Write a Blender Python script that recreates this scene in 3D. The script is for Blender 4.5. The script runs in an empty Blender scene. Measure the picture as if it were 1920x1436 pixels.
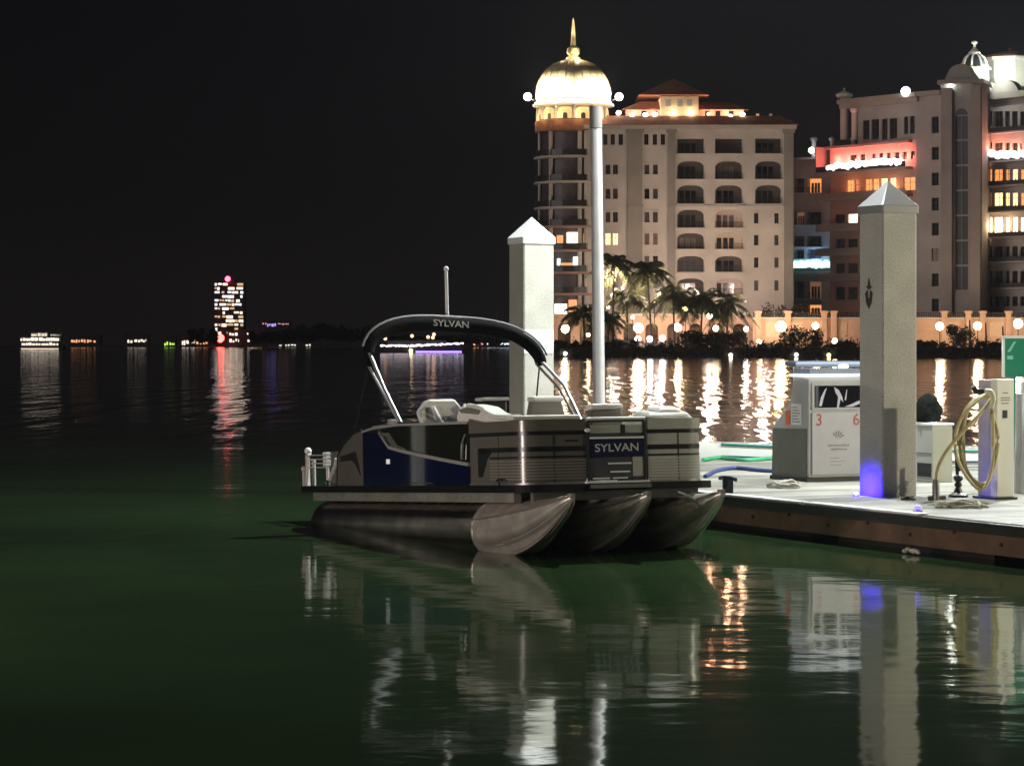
import bpy, math, random
from mathutils import Matrix, Vector
R = math.radians
sc = bpy.context.scene
COL = sc.collection
F, H, CX, HY = 4800.0, 2.6, 960.0, 645.0        # focal length in photo pixels, eye height, optical axis, horizon row

# ------------------------------------------------------------------ camera
cam = bpy.data.cameras.new('camera'); cam_o = bpy.data.objects.new('camera', cam); COL.objects.link(cam_o)
cam.sensor_width = 36; cam.lens = 36 * F / 1920
cam.shift_y = -73 / 1920
cam.clip_start = 0.5; cam.clip_end = 20000
cam_o.location = (0, 0, H); cam_o.rotation_euler = (R(90), 0, 0)
sc.camera = cam_o

# ------------------------------------------------------------------ night sky
w = bpy.data.worlds.new('World'); sc.world = w; w.use_nodes = True
nt = w.node_tree; nt.nodes.clear()
out = nt.nodes.new('ShaderNodeOutputWorld'); bg = nt.nodes.new('ShaderNodeBackground')
tc = nt.nodes.new('ShaderNodeTexCoord'); sx = nt.nodes.new('ShaderNodeSeparateXYZ'); rp = nt.nodes.new('ShaderNodeValToRGB')
nt.links.new(tc.outputs['Generated'], sx.inputs[0]); nt.links.new(sx.outputs['Z'], rp.inputs[0])
nt.links.new(rp.outputs[0], bg.inputs['Color']); nt.links.new(bg.outputs[0], out.inputs[0])
e = rp.color_ramp.elements
e[0].position = 0.0; e[0].color = (.0085, .0072, .0070, 1)
e[1].position = 0.5; e[1].color = (.0032, .0032, .0044, 1)
k = e.new(.05); k.color = (.0066, .0058, .0062, 1)
k = e.new(.12); k.color = (.0044, .0042, .0052, 1)
bg.inputs['Strength'].default_value = .6

# ------------------------------------------------------------------ light: town glow from behind the camera, two marina lamps beyond the right edge
def lamp(name, kind, loc, power, col, size=.2, rot=None, **kw):
    l = bpy.data.lights.new(name, kind); l.energy = power; l.color = col
    if kind == 'SUN': l.angle = size
    elif kind in ('POINT', 'SPOT'): l.shadow_soft_size = size
    o = bpy.data.objects.new(name, l); o.location = loc; COL.objects.link(o)
    if rot: o.rotation_euler = rot
    for k_, v_ in kw.items(): setattr(l, k_, v_)
    return o
d_ = Vector((.79, .60, -.13)).normalized()
lamp('town_glow', 'SUN', (-30, -40, 30), .43, (1, .89, .82), R(14), d_.to_track_quat('-Z', 'Y').to_euler())
lamp('marina_lamp_light', 'POINT', (3.5, 36.5, 11.0), 8500, (.93, 1, .96), .16)
lamp('marina_lamp_light', 'POINT', (9.2, 38.0, 6.8), 4500, (.93, 1, .97), .14)
lamp('marina_lamp_light', 'POINT', (14.0, 31.4, 4.6), 3100, (1, .93, .70), .10)

lamp('nose_fill_light', 'POINT', (-9.0, 22.0, 1.5), 1500, (1, .84, .74), .15)  # added low fill from the left, brightens the near pontoon nose
sc.view_settings.view_transform = 'Standard'; sc.view_settings.look = 'None'
sc.view_settings.exposure = 0; sc.view_settings.gamma = 1
sc.cycles.use_denoising = True
sc.cycles.max_bounces = 6; sc.cycles.diffuse_bounces = 3; sc.cycles.glossy_bounces = 4
sc.cycles.transmission_bounces = 4; sc.cycles.sample_clamp_indirect = 6; sc.cycles.blur_glossy = .3
sc.cycles.use_light_tree = True

# ------------------------------------------------------------------ helpers
def at(px, py, Y): return Vector(((px - CX) / F * Y, Y, H - (py - HY) / F * Y))
def onz(px, py, z):
    Y = F * (H - z) / (py - HY); return Vector(((px - CX) / F * Y, Y, z))

MATS = {}
def mat(name, col, rough=.6, metal=0, var=.12, vs=3.0, bump=0, bs=40, emit=None, es=1, spec=.5, coat=0, speck=0):
    if name in MATS: return MATS[name]
    m = bpy.data.materials.new(name); m.use_nodes = True; n = m.node_tree.nodes; L = m.node_tree.links
    b = n['Principled BSDF']
    b.inputs['Roughness'].default_value = rough; b.inputs['Metallic'].default_value = metal
    b.inputs['Specular IOR Level'].default_value = spec; b.inputs['Coat Weight'].default_value = coat
    g = n.new('ShaderNodeTexCoord')
    nz = n.new('ShaderNodeTexNoise'); nz.inputs['Scale'].default_value = vs; nz.inputs['Detail'].default_value = 5
    L.new(g.outputs['Object'], nz.inputs['Vector'])
    cr = n.new('ShaderNodeValToRGB')
    a = [max(0, c * (1 - var)) for c in col]; z = [min(1, c * (1 + var)) for c in col]
    cr.color_ramp.elements[0].position = .3; cr.color_ramp.elements[0].color = (*a, 1)
    cr.color_ramp.elements[1].position = .7; cr.color_ramp.elements[1].color = (*z, 1)
    L.new(nz.outputs['Fac'], cr.inputs[0])
    src = cr.outputs[0]
    if speck:
        s2 = n.new('ShaderNodeTexNoise'); s2.inputs['Scale'].default_value = speck; s2.inputs['Detail'].default_value = 2
        L.new(g.outputs['Object'], s2.inputs['Vector'])
        c2 = n.new('ShaderNodeValToRGB'); c2.color_ramp.elements[0].position = .35; c2.color_ramp.elements[0].color = (.72, .72, .72, 1)
        c2.color_ramp.elements[1].position = .62; c2.color_ramp.elements[1].color = (1.1, 1.1, 1.1, 1)
        L.new(s2.outputs['Fac'], c2.inputs[0])
        mx = n.new('ShaderNodeMix'); mx.data_type = 'RGBA'; mx.blend_type = 'MULTIPLY'; mx.inputs['Factor'].default_value = 1
        L.new(src, mx.inputs['A']); L.new(c2.outputs[0], mx.inputs['B']); src = mx.outputs['Result']
    L.new(src, b.inputs['Base Color'])
    if bump:
        bz = n.new('ShaderNodeTexNoise'); bz.inputs['Scale'].default_value = bs; bz.inputs['Detail'].default_value = 3
        bp = n.new('ShaderNodeBump'); bp.inputs['Strength'].default_value = bump; bp.inputs['Distance'].default_value = .02
        L.new(g.outputs['Object'], bz.inputs['Vector']); L.new(bz.outputs['Fac'], bp.inputs['Height']); L.new(bp.outputs[0], b.inputs['Normal'])
    if emit:
        b.inputs['Emission Color'].default_value = (*emit, 1); b.inputs['Emission Strength'].default_value = es
    MATS[name] = m
    return m
def glow(name, col, s, sample=True):
    m = mat(name, (.3, .3, .3), .5, emit=col, es=s)
    if not sample: m.cycles.emission_sampling = 'NONE'
    return m

RM = {}
def thing(name, label, cat, loc=(0, 0, 0), M=None, group=None):
    o = bpy.data.objects.new(name, None); COL.objects.link(o); o.empty_display_size = .3
    if M is None: M = Matrix.Translation(Vector(loc))
    o.location = M.to_translation(); o.rotation_euler = M.to_euler()
    RM[o.name] = M.copy(); o['label'] = label; o['category'] = cat
    if group: o['group'] = group
    return o
def tag(o, label, cat, group=None):
    o['label'] = label; o['category'] = cat
    if group: o['group'] = group
    return o
def rootm(o):
    while o.parent: o = o.parent
    return RM.get(o.name, Matrix.Identity(4))

class MB:
    def __init__(s): s.v = []; s.f = []
    def poly(s, pts):
        b = len(s.v); s.v += [Vector(p) for p in pts]; s.f.append(tuple(range(b, b + len(pts)))); return s
    def box(s, c, d, M=None):          # centre, full sizes, optional frame
        b = len(s.v)
        for z in (-.5, .5):
            for x, y in ((-.5, -.5), (.5, -.5), (.5, .5), (-.5, .5)):
                p = Vector((x * d[0], y * d[1], z * d[2]))
                if M: p = M @ p
                s.v.append(p + Vector(c))
        for q in ((3, 2, 1, 0), (4, 5, 6, 7), (0, 1, 5, 4), (1, 2, 6, 5), (2, 3, 7, 6), (3, 0, 4, 7)): s.f.append(tuple(b + i for i in q))
        return s
    def box2(s, a, b): return s.box([(a[i] + b[i]) / 2 for i in range(3)], [abs(b[i] - a[i]) for i in range(3)])
    def prism(s, p1, p2):              # two matching outlines -> closed solid
        b = len(s.v); n = len(p1); s.v += [Vector(p) for p in p1] + [Vector(p) for p in p2]
        s.f.append(tuple(range(b + n - 1, b - 1, -1))); s.f.append(tuple(range(b + n, b + 2 * n)))
        for i in range(n):
            j = (i + 1) % n; s.f.append((b + i, b + j, b + n + j, b + n + i))
        return s
    def tube(s, path, r, n=8, closed=False, taper=None):
        P = [Vector(p) for p in path]; m = len(P); b = len(s.v)
        for i, p in enumerate(P):
            t = (P[(i + 1) % m] - P[i - 1]) if closed else (P[min(i + 1, m - 1)] - P[max(i - 1, 0)])
            if t.length < 1e-9: t = Vector((0, 0, 1))
            t.normalize(); u = t.cross(Vector((0, 0, 1)))
            if u.length < .05: u = t.cross(Vector((0, 1, 0)))
            u.normalize(); v = t.cross(u)
            rr = r if taper is None else r * (1 + (taper - 1) * i / (m - 1))
            for k in range(n):
                a = 2 * math.pi * k / n; s.v.append(p + (u * math.cos(a) + v * math.sin(a)) * rr)
        for i in range(m if closed else m - 1):
            j = (i + 1) % m
            for k in range(n):
                l = (k + 1) % n; s.f.append((b + i * n + k, b + i * n + l, b + j * n + l, b + j * n + k))
        if not closed:
            s.f.append(tuple(b + k for k in range(n - 1, -1, -1))); s.f.append(tuple(b + (m - 1) * n + k for k in range(n)))
        return s
    def lathe(s, c, prof, n=24, a0=0, a1=2 * math.pi):
        b = len(s.v); full = abs(a1 - a0 - 2 * math.pi) < 1e-6; cols = n if full else n + 1
        for r, z in prof:
            for k in range(cols):
                a = a0 + (a1 - a0) * k / n; s.v.append(Vector((c[0] + r * math.cos(a), c[1] + r * math.sin(a), c[2] + z)))
        for i in range(len(prof) - 1):
            for k in range(n):
                l = (k + 1) % cols; s.f.append((b + i * cols + k, b + i * cols + l, b + (i + 1) * cols + l, b + (i + 1) * cols + k))
        if full:
            if prof[0][0] > 1e-4: s.f.append(tuple(b + k for k in range(n - 1, -1, -1)))
            if prof[-1][0] > 1e-4: s.f.append(tuple(b + (len(prof) - 1) * n + k for k in range(n)))
        return s
    def ball(s, c, r, n=10, sq=1):
        return s.lathe(c, [(r * math.sin(math.pi * i / 6) + 1e-5, -r * sq * math.cos(math.pi * i / 6)) for i in range(7)], n)
    def build(s, name, m, parent=None, local=False, smooth=None, bevel=0, kind=None):
        me = bpy.data.meshes.new(name)
        V = s.v
        loc = None
        if parent is not None:
            if not local:
                I = rootm(parent).inverted(); V = [I @ p for p in V]
        else:
            zs = min(p.z for p in V); loc = Vector((sum(p.x for p in V) / len(V), sum(p.y for p in V) / len(V), zs)); V = [p - loc for p in V]
        me.from_pydata([tuple(p) for p in V], [], s.f); me.validate(); me.materials.append(m)
        if smooth is not None:
            me.shade_smooth(); me.set_sharp_from_angle(angle=R(smooth))
        o = bpy.data.objects.new(name, me); COL.objects.link(o)
        if parent is not None: o.parent = parent
        else: o.location = loc; RM[o.name] = Matrix.Translation(loc)
        if bevel:
            bv = o.modifiers.new('edge', 'BEVEL'); bv.width = bevel; bv.segments = 2; bv.limit_method = 'ANGLE'
        if kind: o['kind'] = kind
        return o
def text_mesh(name, body, m, parent, M, height, width=None, ext=.002, shear=0):
    c = bpy.data.curves.new(name, 'FONT'); c.body = body; c.size = 1; c.align_x = 'CENTER'; c.align_y = 'CENTER'; c.extrude = 0; c.offset = .012; c.shear = shear
    o = bpy.data.objects.new(name, c); COL.objects.link(o); bpy.context.view_layer.update()
    me = bpy.data.meshes.new_from_object(o.evaluated_get(bpy.context.evaluated_depsgraph_get()))
    bpy.data.objects.remove(o); bpy.data.curves.remove(c)
    xs = [v.co.x for v in me.vertices]; ys = [v.co.y for v in me.vertices]
    sy = height / (max(ys) - min(ys)); sxx = (width / (max(xs) - min(xs))) if width else sy
    cx, cy = (max(xs) + min(xs)) / 2, (max(ys) + min(ys)) / 2
    mb = MB()
    for p in me.polygons:
        pts = [me.vertices[i].co for i in p.vertices]
        q = [(Vector(((v.x - cx) * sxx, (v.y - cy) * sy, 0))) for v in pts]
        mb.poly([M(v.x, v.y, ext) for v in q])
    bpy.data.meshes.remove(me)
    return mb

def smooth_path(pts, n=6):
    out = []; m = len(pts)
    for i in range(m - 1):
        p0, p1, p2, p3 = pts[max(i - 1, 0)], pts[i], pts[i + 1], pts[min(i + 2, m - 1)]
        for k in range(n):
            t = k / n
            out.append(.5 * ((2 * p1) + (p2 - p0) * t + (2 * p0 - 5 * p1 + 4 * p2 - p3) * t * t + (3 * p1 - p0 - 3 * p2 + p3) * t ** 3))
    out.append(pts[-1]); return out
# ------------------------------------------------------------------ materials
CONC = mat('pile_concrete', (.41, .395, .355), .85, var=.1, vs=2.2, bump=.35, bs=120, speck=60)
WHITEP = mat('white_plastic', (.8, .8, .8), .4, var=.04)
ALU = mat('aluminium', (.62, .60, .57), .32, metal=1, var=.12, vs=5)
ALU_D = mat('weathered_aluminium', (.34, .33, .31), .42, metal=.7, var=.2, vs=4)
CHROME = mat('polished_steel', (.75, .75, .75), .15, metal=1, var=.03)
BLACK = mat('black_plastic', (.012, .012, .012), .45, var=.2)
CANVAS = mat('black_canvas', (.006, .006, .0065), .95, spec=.1, var=.25, vs=8, bump=.5, bs=25)
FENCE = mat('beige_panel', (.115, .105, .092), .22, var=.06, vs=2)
FENCE_LIT = mat('pale_lit_panel', (.44, .435, .395), .22, var=.06, vs=2)  # lighter copy of the fence colour, lamplight on the port bow painted in
STRIPE = mat('black_stripe', (.01, .01, .011), .3, var=.1)
BLUE = mat('blue_gelcoat', (.003, .0055, .04), .07, var=.08, coat=.6)
GLOSSK = mat('black_gelcoat', (.012, .014, .008), .06, var=.1, coat=.6)
GREYTRIM = mat('grey_trim', (.32, .32, .31), .4, var=.08)
VINYL = mat('cream_vinyl', (.74, .73, .68), .45, var=.05, vs=6, bump=.15, bs=30)
VINYL_D = mat('taupe_vinyl', (.20, .185, .165), .5, var=.08, vs=6)
DECKM = mat('dock_boards', (.29, .28, .25), .55, var=.3, vs=1.1, bump=.25, bs=30)
_n = DECKM.node_tree.nodes; _L = DECKM.node_tree.links; _b = _n['Principled BSDF']; _src = _b.inputs['Base Color'].links[0].from_socket
_g = _n.new('ShaderNodeNewGeometry'); _r = _n.new('ShaderNodeMapRange'); _r.inputs['To Min'].default_value = .55; _r.inputs['To Max'].default_value = 1.15
_L.new(_g.outputs['Random Per Island'], _r.inputs['Value']); _m = _n.new('ShaderNodeMix'); _m.data_type = 'RGBA'; _m.blend_type = 'MULTIPLY'; _m.inputs['Factor'].default_value = 1
_L.new(_src, _m.inputs['A']); _L.new(_r.outputs[0], _m.inputs['B']); _L.new(_m.outputs['Result'], _b.inputs['Base Color'])
GLASS_D = mat('dark_glass', (.012, .012, .014), .12, var=.1)
IRON = mat('dark_ironwork', (.012, .011, .010), .6, var=.1)

# ================================================================== SETTING
WL = .20                                         # water level
def water_material():
    m = bpy.data.materials.new('night_water'); m.use_nodes = True; n = m.node_tree.nodes; L = m.node_tree.links
    b = n['Principled BSDF']; 
    g0 = n.new('ShaderNodeNewGeometry'); z0 = n.new('ShaderNodeTexNoise'); z0.inputs['Scale'].default_value = .14; z0.inputs['Detail'].default_value = 6
    L.new(g0.outputs['Position'], z0.inputs['Vector']); c0 = n.new('ShaderNodeValToRGB')
    c0.color_ramp.elements[0].position = .3; c0.color_ramp.elements[0].color = (.0190, .0390, .0155, 1); c0.color_ramp.elements[1].position = .7; c0.color_ramp.elements[1].color = (.0370, .0760, .0285, 1)
    L.new(z0.outputs['Fac'], c0.inputs[0]); L.new(c0.outputs[0], b.inputs['Base Color'])
    b.inputs['Roughness'].default_value = .062; b.inputs['IOR'].default_value = 1.333
    g = n.new('ShaderNodeNewGeometry')
    acc = None
    for sc_, ax, amp, det in ((.05, .6, .07, 1), (.17, .55, .024, 1.5), (.9, .6, .0105, 2), (3.2, .7, .0030, 3)):
        mp = n.new('ShaderNodeMapping'); mp.inputs['Scale'].default_value = (sc_ * ax, sc_, sc_); mp.inputs['Rotation'].default_value = (0, 0, .25 * sc_)
        L.new(g.outputs['Position'], mp.inputs['Vector'])
        t = n.new('ShaderNodeTexNoise'); t.inputs['Scale'].default_value = 1; t.inputs['Detail'].default_value = det; t.inputs['Roughness'].default_value = .45
        L.new(mp.outputs[0], t.inputs['Vector'])
        mu = n.new('ShaderNodeMath'); mu.operation = 'MULTIPLY'; mu.inputs[1].default_value = amp; L.new(t.outputs['Fac'], mu.inputs[0])
        if acc is None: acc = mu
        else:
            ad = n.new('ShaderNodeMath'); ad.operation = 'ADD'; L.new(acc.outputs[0], ad.inputs[0]); L.new(mu.outputs[0], ad.inputs[1]); acc = ad
    mp = n.new('ShaderNodeMapping'); mp.inputs['Scale'].default_value = (.75, .10, .1); L.new(g.outputs['Position'], mp.inputs['Vector'])
    t = n.new('ShaderNodeTexNoise'); t.inputs['Scale'].default_value = 1; t.inputs['Detail'].default_value = 2.5; L.new(mp.outputs[0], t.inputs['Vector'])
    sy = n.new('ShaderNodeSeparateXYZ'); L.new(g.outputs['Position'], sy.inputs[0])
    mr = n.new('ShaderNodeMapRange'); mr.interpolation_type = 'SMOOTHSTEP'; mr.inputs['From Min'].default_value = 45; mr.inputs['From Max'].default_value = 90; mr.inputs['To Max'].default_value = .15; L.new(sy.outputs['Y'], mr.inputs['Value'])
    mu = n.new('ShaderNodeMath'); mu.operation = 'MULTIPLY'; L.new(t.outputs['Fac'], mu.inputs[0]); L.new(mr.outputs[0], mu.inputs[1])
    ad = n.new('ShaderNodeMath'); ad.operation = 'ADD'; L.new(acc.outputs[0], ad.inputs[0]); L.new(mu.outputs[0], ad.inputs[1]); acc = ad
    bp = n.new('ShaderNodeBump'); bp.inputs['Strength'].default_value = 1; bp.inputs['Distance'].default_value = 1
    L.new(acc.outputs[0], bp.inputs['Height']); L.new(bp.outputs[0], b.inputs['Normal'])
    return m
MB().poly([(-3000, -60, WL), (3000, -60, WL), (3000, 3000, WL), (-3000, 3000, WL)]).build('water', water_material(), kind='structure')

EARTH = mat('dark_earth', (.03, .026, .02), .9, var=.3, vs=.3)
PAVE = mat('promenade_paving', (.30, .27, .24), .8, var=.15, vs=.5)
SEAW = mat('seawall_concrete', (.05, .045, .04), .85, var=.3, vs=.6)
bank = MB()
bank.prism([(3.5, 462.6, -1), (400, 462.6, -1), (400, 760, -1), (3.5, 760, -1)], [(3.5, 462.6, 1.75), (400, 462.6, 1.75), (400, 760, 1.75), (3.5, 760, 1.75)])
bank.build('far_bank', PAVE, kind='structure')
shore = MB().prism([(-1500, 2003, -1), (260, 2003, -1), (260, 2600, -1), (-1500, 2600, -1)], [(-1500, 2003, 1.2), (260, 2003, 1.2), (260, 2600, 1.2), (-1500, 2600, 1.2)])
shore.build('far_shore', EARTH, kind='structure')
sw = MB()
for i in range(66):
    x0 = 3.0 + i * 3.0
    sw.box2((x0, 462.0, -1), (x0 + 2.94, 462.6, 1.7))
sw.box2((2.8, 461.9, 1.7), (202, 462.9, 1.95))
tag(sw.build('seawall', SEAW), 'low dark concrete seawall along the far bank below the hedges', 'seawall')

# ================================================================== DOCK  (local frame: x towards camera right, y away from the water edge)
DA = math.atan2(-.896, .445)
DX = Vector((.4449, -.8956, 0)); DY = Vector((.8956, .4449, 0))
DZ = .65
E0 = Vector((2.87, 32.8, 0))
def dk(a, b, z=0): return E0 + DX * a + DY * b + Vector((0, 0, z))
DM = Matrix.Translation(E0) @ Matrix.Rotation(DA, 4, 'Z')
WOOD = mat('weathered_wood', (.115, .066, .038), .85, var=.35, vs=2.5, bump=.5, bs=14)
FLOAT = mat('black_float', (.008, .008, .008), .6, var=.2)
RUBW = mat('white_rub_strip', (.75, .75, .75), .5, var=.05)
dock = thing('floating_dock', 'pale floating fuel dock with brown timber fascia at lower right', 'dock', M=DM)
b_ = MB()
A0, A1, W_ = -9.4, 13.0, 6.0
nb = int((A1 - A0) / .2)
for i in range(nb):
    a = A0 + i * .2
    b_.box2((a, .06, DZ - .05), (a + .184, W_, DZ))
b_.build('deck_boards', DECKM, dock, local=True)
f_ = MB(); f_.box2((A0, -.02, .30), (A1, .055, DZ - .06)); f_.box2((A0, W_ + .002, .30), (A1, W_ + .06, DZ - .06))
f_.box2((A0 - .06, -.02, .30), (A0 - .003, W_ + .06, DZ - .06))
f_.build('fascia', WOOD, dock, local=True)
f_ = MB()
for i in range(26):
    f_.lathe((A0 + .5 + i * .85, -.028, .42 if i % 2 else .5), [(.001, -.02), (.022, -.02), (.022, .02), (.001, .02)], 8)
f_.build('fascia_bolts', mat('rusty_bolt', (.05, .025, .015), .8), dock, local=True)['kind'] = 'stuff'
f_ = MB(); f_.box2((A0, -.05, DZ - .13), (A1, .055, DZ - .012))
f_.build('edge_rubber', BLACK, dock, local=True)
for a0, a1 in ((-2.6, 1.5), (1.62, 4.0)):
    f_ = MB(); f_.box2((a0, -.03, DZ - .008), (a1, .13, DZ + .02)); f_.build('rub_strip', RUBW, dock, local=True, bevel=.008)
f_ = MB()
for i in range(6): f_.box2((A0 + .2 + i * 3.7, .3, -.25), (A0 + 3.3 + i * 3.7, W_ - .3, .56))
f_.build('floats', FLOAT, dock, local=True)['kind'] = 'stuff'

# pilings -----------------------------------------------------------------
def piling(a, b, apex, label, capm, group='concrete dock pilings'):
    base = dk(a, b, -.6); t = thing('piling', label, 'piling', M=Matrix.Translation(base) @ Matrix.Rotation(DA, 4, 'Z'), group=group)
    s, ch = .53, .018                    # local x:[-s,0], y:[0,s]
    zt = apex + .6 - .36
    def ring(z, o=0): return [(-s - o + ch, -o, z), (o - ch, -o, z), (o, -o + ch, z), (o, s + o - ch, z), (o - ch, s + o, z), (-s - o + ch, s + o, z), (-s - o, s + o - ch, z), (-s - o, -o + ch, z)]
    MB().prism(ring(0), ring(zt)).build('shaft', CONC, t, local=True)
    c = MB(); o = .022; n = len(c.v)
    q0, q1 = ring(zt - .07, o), ring(zt + .03, o)
    c.prism(q0, q1); b0 = len(c.v)
    c2 = MB(); r1 = ring(zt + .031, o); top = Vector((-s / 2, s / 2, zt + .36))
    for i in range(8): c.poly([r1[i], r1[(i + 1) % 8], top])
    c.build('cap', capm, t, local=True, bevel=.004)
    return t
# right piling near corner at photo (1655,932), left piling near corner at (983, behind the boat)
pr = piling(1.0, 1.57, 4.70, 'square concrete piling with shade-toned pyramid cap standing tall between dispenser and hose pedestal', mat('shaded_cap', (.22, .215, .225), .5, var=.06, vs=3))  # darker copy of the white cap, its shade put into the colour
pl = piling(-7.64, .80, 4.60, 'square concrete piling with bright white cap rising behind the boat', WHITEP)
P3 = Vector((-10.4, 38.6, 0)) - E0
pm3 = piling(P3.dot(DX), P3.dot(DY), 4.4, 'lone mooring piling left of the boat, seen as a pale streak in its blue side', WHITEP)
pgm = mat('emblem_black', (.035, .028, .024), .7, var=.5, vs=18)
eb = MB()
EK = .62
def em(pts):
    pts = [(xc + (x - xc) * EK, zc - .1 + (z - zc + .1) * EK) for x, z in pts]
    em2(pts)
def em2(pts):  # emblem drawn on the face whose normal is -y(local): x from .. , z
    eb.prism([(x, -.012, z) for x, z in pts], [(x, -.001, z) for x, z in pts])
zc = 3.95; xc = -.30
em([(xc - .09, zc + .03), (xc - .035, zc + .07), (xc, zc + .22), (xc + .04, zc + .07), (xc + .10, zc + .02), (xc, zc - .02)])
em([(xc - .13, zc - .10), (xc - .05, zc - .03), (xc - .03, zc - .18), (xc, zc - .24), (xc + .03, zc - .18), (xc + .05, zc - .03), (xc + .13, zc - .10), (xc + .09, zc - .30), (xc, zc - .42), (xc - .09, zc - .30)])
eb.build('emblem', pgm, pr, local=True)
MB().box2((.001, .0, 3.05), (.012, .51, 3.42)).build('notice_plate', mat('plate_white', (.75, .74, .8), .5), pl, local=True)
MB().box2((.013, .13, 3.24), (.0145, .33, 3.25)).box2((.013, .13, 3.19), (.0145, .36, 3.2)).build('plate_lines', mat('plate_grey', (.4, .4, .42), .5), pl, local=True)

# light pole ---------------------------------------------------------------
pp = at(1125, HY, 38.0); pole = thing('light_pole', 'tall slim grey metal pole standing behind the boat, topped below the dome', 'pole', (pp.x, pp.y, DZ))
POLEM = mat('galvanised_steel', (.45, .45, .46), .45, metal=.15, var=.1, vs=4)
m_ = MB().tube([(pp.x, pp.y, DZ), (pp.x - .03, pp.y, 3.3), (pp.x - .06, pp.y, 5.79)], .088, 20); m_.build('shaft', POLEM, pole, smooth=40)
m_ = MB().tube([(pp.x - .06, pp.y, 5.80), (pp.x - .065, pp.y, 6.12)], .094, 20); m_.build('top_sleeve', mat('grey_sleeve', (.16, .15, .15), .7), pole, smooth=40)
m_ = MB().box((pp.x, pp.y, DZ + .012), (.34, .34, .024)); m_.build('base_plate', POLEM, pole)

# ================================================================== PONTOON BOAT
TH, TR = 1.12571, .05128
ct, st, cr_, sr = math.cos(TH), math.sin(TH), math.cos(TR), math.sin(TR)
BMx = Matrix(((ct * cr_, st, -ct * sr, 1.204), (-st * cr_, ct, st * sr, 29.155), (sr, 0, cr_, 1.024), (0, 0, 0, 1)))
boat = thing('pontoon_boat', 'moored pontoon boat with blue side panel, beige fencing and folded black bimini arch', 'boat', M=BMx)
def P(mb, name, m, parent=boat, **k): return mb.build(name, m, parent, local=True, **k)
# pontoons
for y in (-.95, 0, .95):
    mb = MB(); rad = .32; zc = -.52; n = 56; rings = []
    xs = [-6.5, -6.45] + [-6.0 + i * .5 for i in range(10)] + [-1.25]
    for x in xs: rings.append([(x, y + rad * (.9 if x == -6.5 else 1) * math.cos(2 * math.pi * k / n), zc + rad * (.9 if x == -6.5 else 1) * math.sin(2 * math.pi * k / n)) for k in range(n)])
    N = 22
    for i in range(1, N + 1):
        t = i / N; x = -1.25 + 2.0 * t
        ww = rad * (1 - t ** 2.3) ** .75 + .006
        ztop = zc + rad * (1 - .0 * t) * 1.0 + (.09) * t ** 2
        zbot = zc - rad + (2 * rad + .03) * t ** 2.6
        rr = []
        for k in range(n):
            a = 2 * math.pi * k / n; c, s_ = math.cos(a), math.sin(a)
            # keel sharpens forward
            wv = ww * (c if s_ > 0 else c * (1 - .45 * t * (-s_)))
            fl_ = 1 + .10 * math.sin(math.pi * min(1, t * 1.15)) ** .6 * math.cos(7 * a + 1.2)
            rr.append((x, y + wv * fl_, (ztop + zbot) / 2 + (ztop - zbot) / 2 * s_ * (1 if s_ > 0 else fl_)))
        rings.append(rr)
    base = 0
    def skin(rs):
        q_ = MB()
        for r_ in rs: q_.v += [Vector(p) for p in r_]
        for i in range(len(rs) - 1):
            for k in range(n):
                l = (k + 1) % n; q_.f.append((i * n + k, i * n + l, (i + 1) * n + l, (i + 1) * n + k))
        q_.f.append(tuple(range(n - 1, -1, -1))); q_.f.append(tuple((len(rs) - 1) * n + k for k in range(n)))
        return q_
    ic = len(xs) - 1
    po = P(skin(rings[:ic + 1]), 'pontoon', mat('pontoon_metal', (.68, .60, .55), .23, metal=1, var=.25, vs=3, bump=.1, bs=5), smooth=35)
    skin(rings[ic:]).build('nose_cone', mat('lit_nose_metal', (.86, .77, .70), .33, metal=.72, var=.22, vs=5, bump=.15, bs=6), po, local=True, smooth=35)  # nose metal lighter than the tube, bright reflection put into its colour
    s2 = MB(); s2.tube([(-1.26, y + rad * .995 * math.cos(2 * math.pi * k / 24), zc + rad * 1.005 * math.sin(2 * math.pi * k / 24)) for k in range(24)], .012, 6, closed=True)
    s2.tube([(-1.25, y - .30, zc + .12), (-.6, y - .305, zc + .17), (0, y - .25, zc + .24), (.4, y - .16, zc + .31), (.68, y - .05, zc + .385)], .014, 6)
    for fr, i0 in ((.62, 5), (.69, 8), (.76, 6), (.83, 9), (.90, 7)):  # ribs added in bright metal to draw highlight streaks along the nose
        k_ = int(fr * n) % n; s2.tube([rings[ic + i][k_] for i in range(i0, 23)], .011, 6)
        k_ = int((1.5 - fr) * n) % n; s2.tube([rings[ic + i][k_] for i in range(i0, 23)], .011, 6)
    s2.box((.70, y, -.13), (.10, .05, .06))
    s2.build('weld_and_streaks', mat('weld_and_streak_metal', (.80, .74, .70), .28, metal=.8), po, local=True)
# deck
def plan(hw, x0, x1, rc, n=8, z=0):
    pts = [(x0, -hw), (x1 - rc, -hw)]
    for i in range(1, n + 1):
        a = -math.pi / 2 + (math.pi / 2) * i / n; pts.append((x1 - rc + rc * math.cos(a), -hw + rc + rc * math.sin(a)))
    pts += [(p[0], -p[1]) for p in reversed(pts)]
    return [(p[0], p[1], z) for p in pts]
P(MB().prism(plan(1.28, -6.75, .12, .3, z=-.085), plan(1.28, -6.75, .12, .3, z=-.002)), 'deck', mat('dark_deck_edge', (.008, .008, .008), .6, var=.2, spec=.15))
P(MB().box2((-6.6, -1.17, -.20), (-.3, -1.08, -.087)).box2((-6.6, 1.08, -.20), (-.3, 1.17, -.087)), 'deck_riser', mat('riser_metal', (.35, .34, .31), .45, metal=.5, var=.2))
cm = MB()
for i in range(15): cm.box2((-6.4 + i * .45, -1.06, -.19), (-6.32 + i * .45, 1.06, -.088))
P(cm, 'cross_members', ALU_D)
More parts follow.
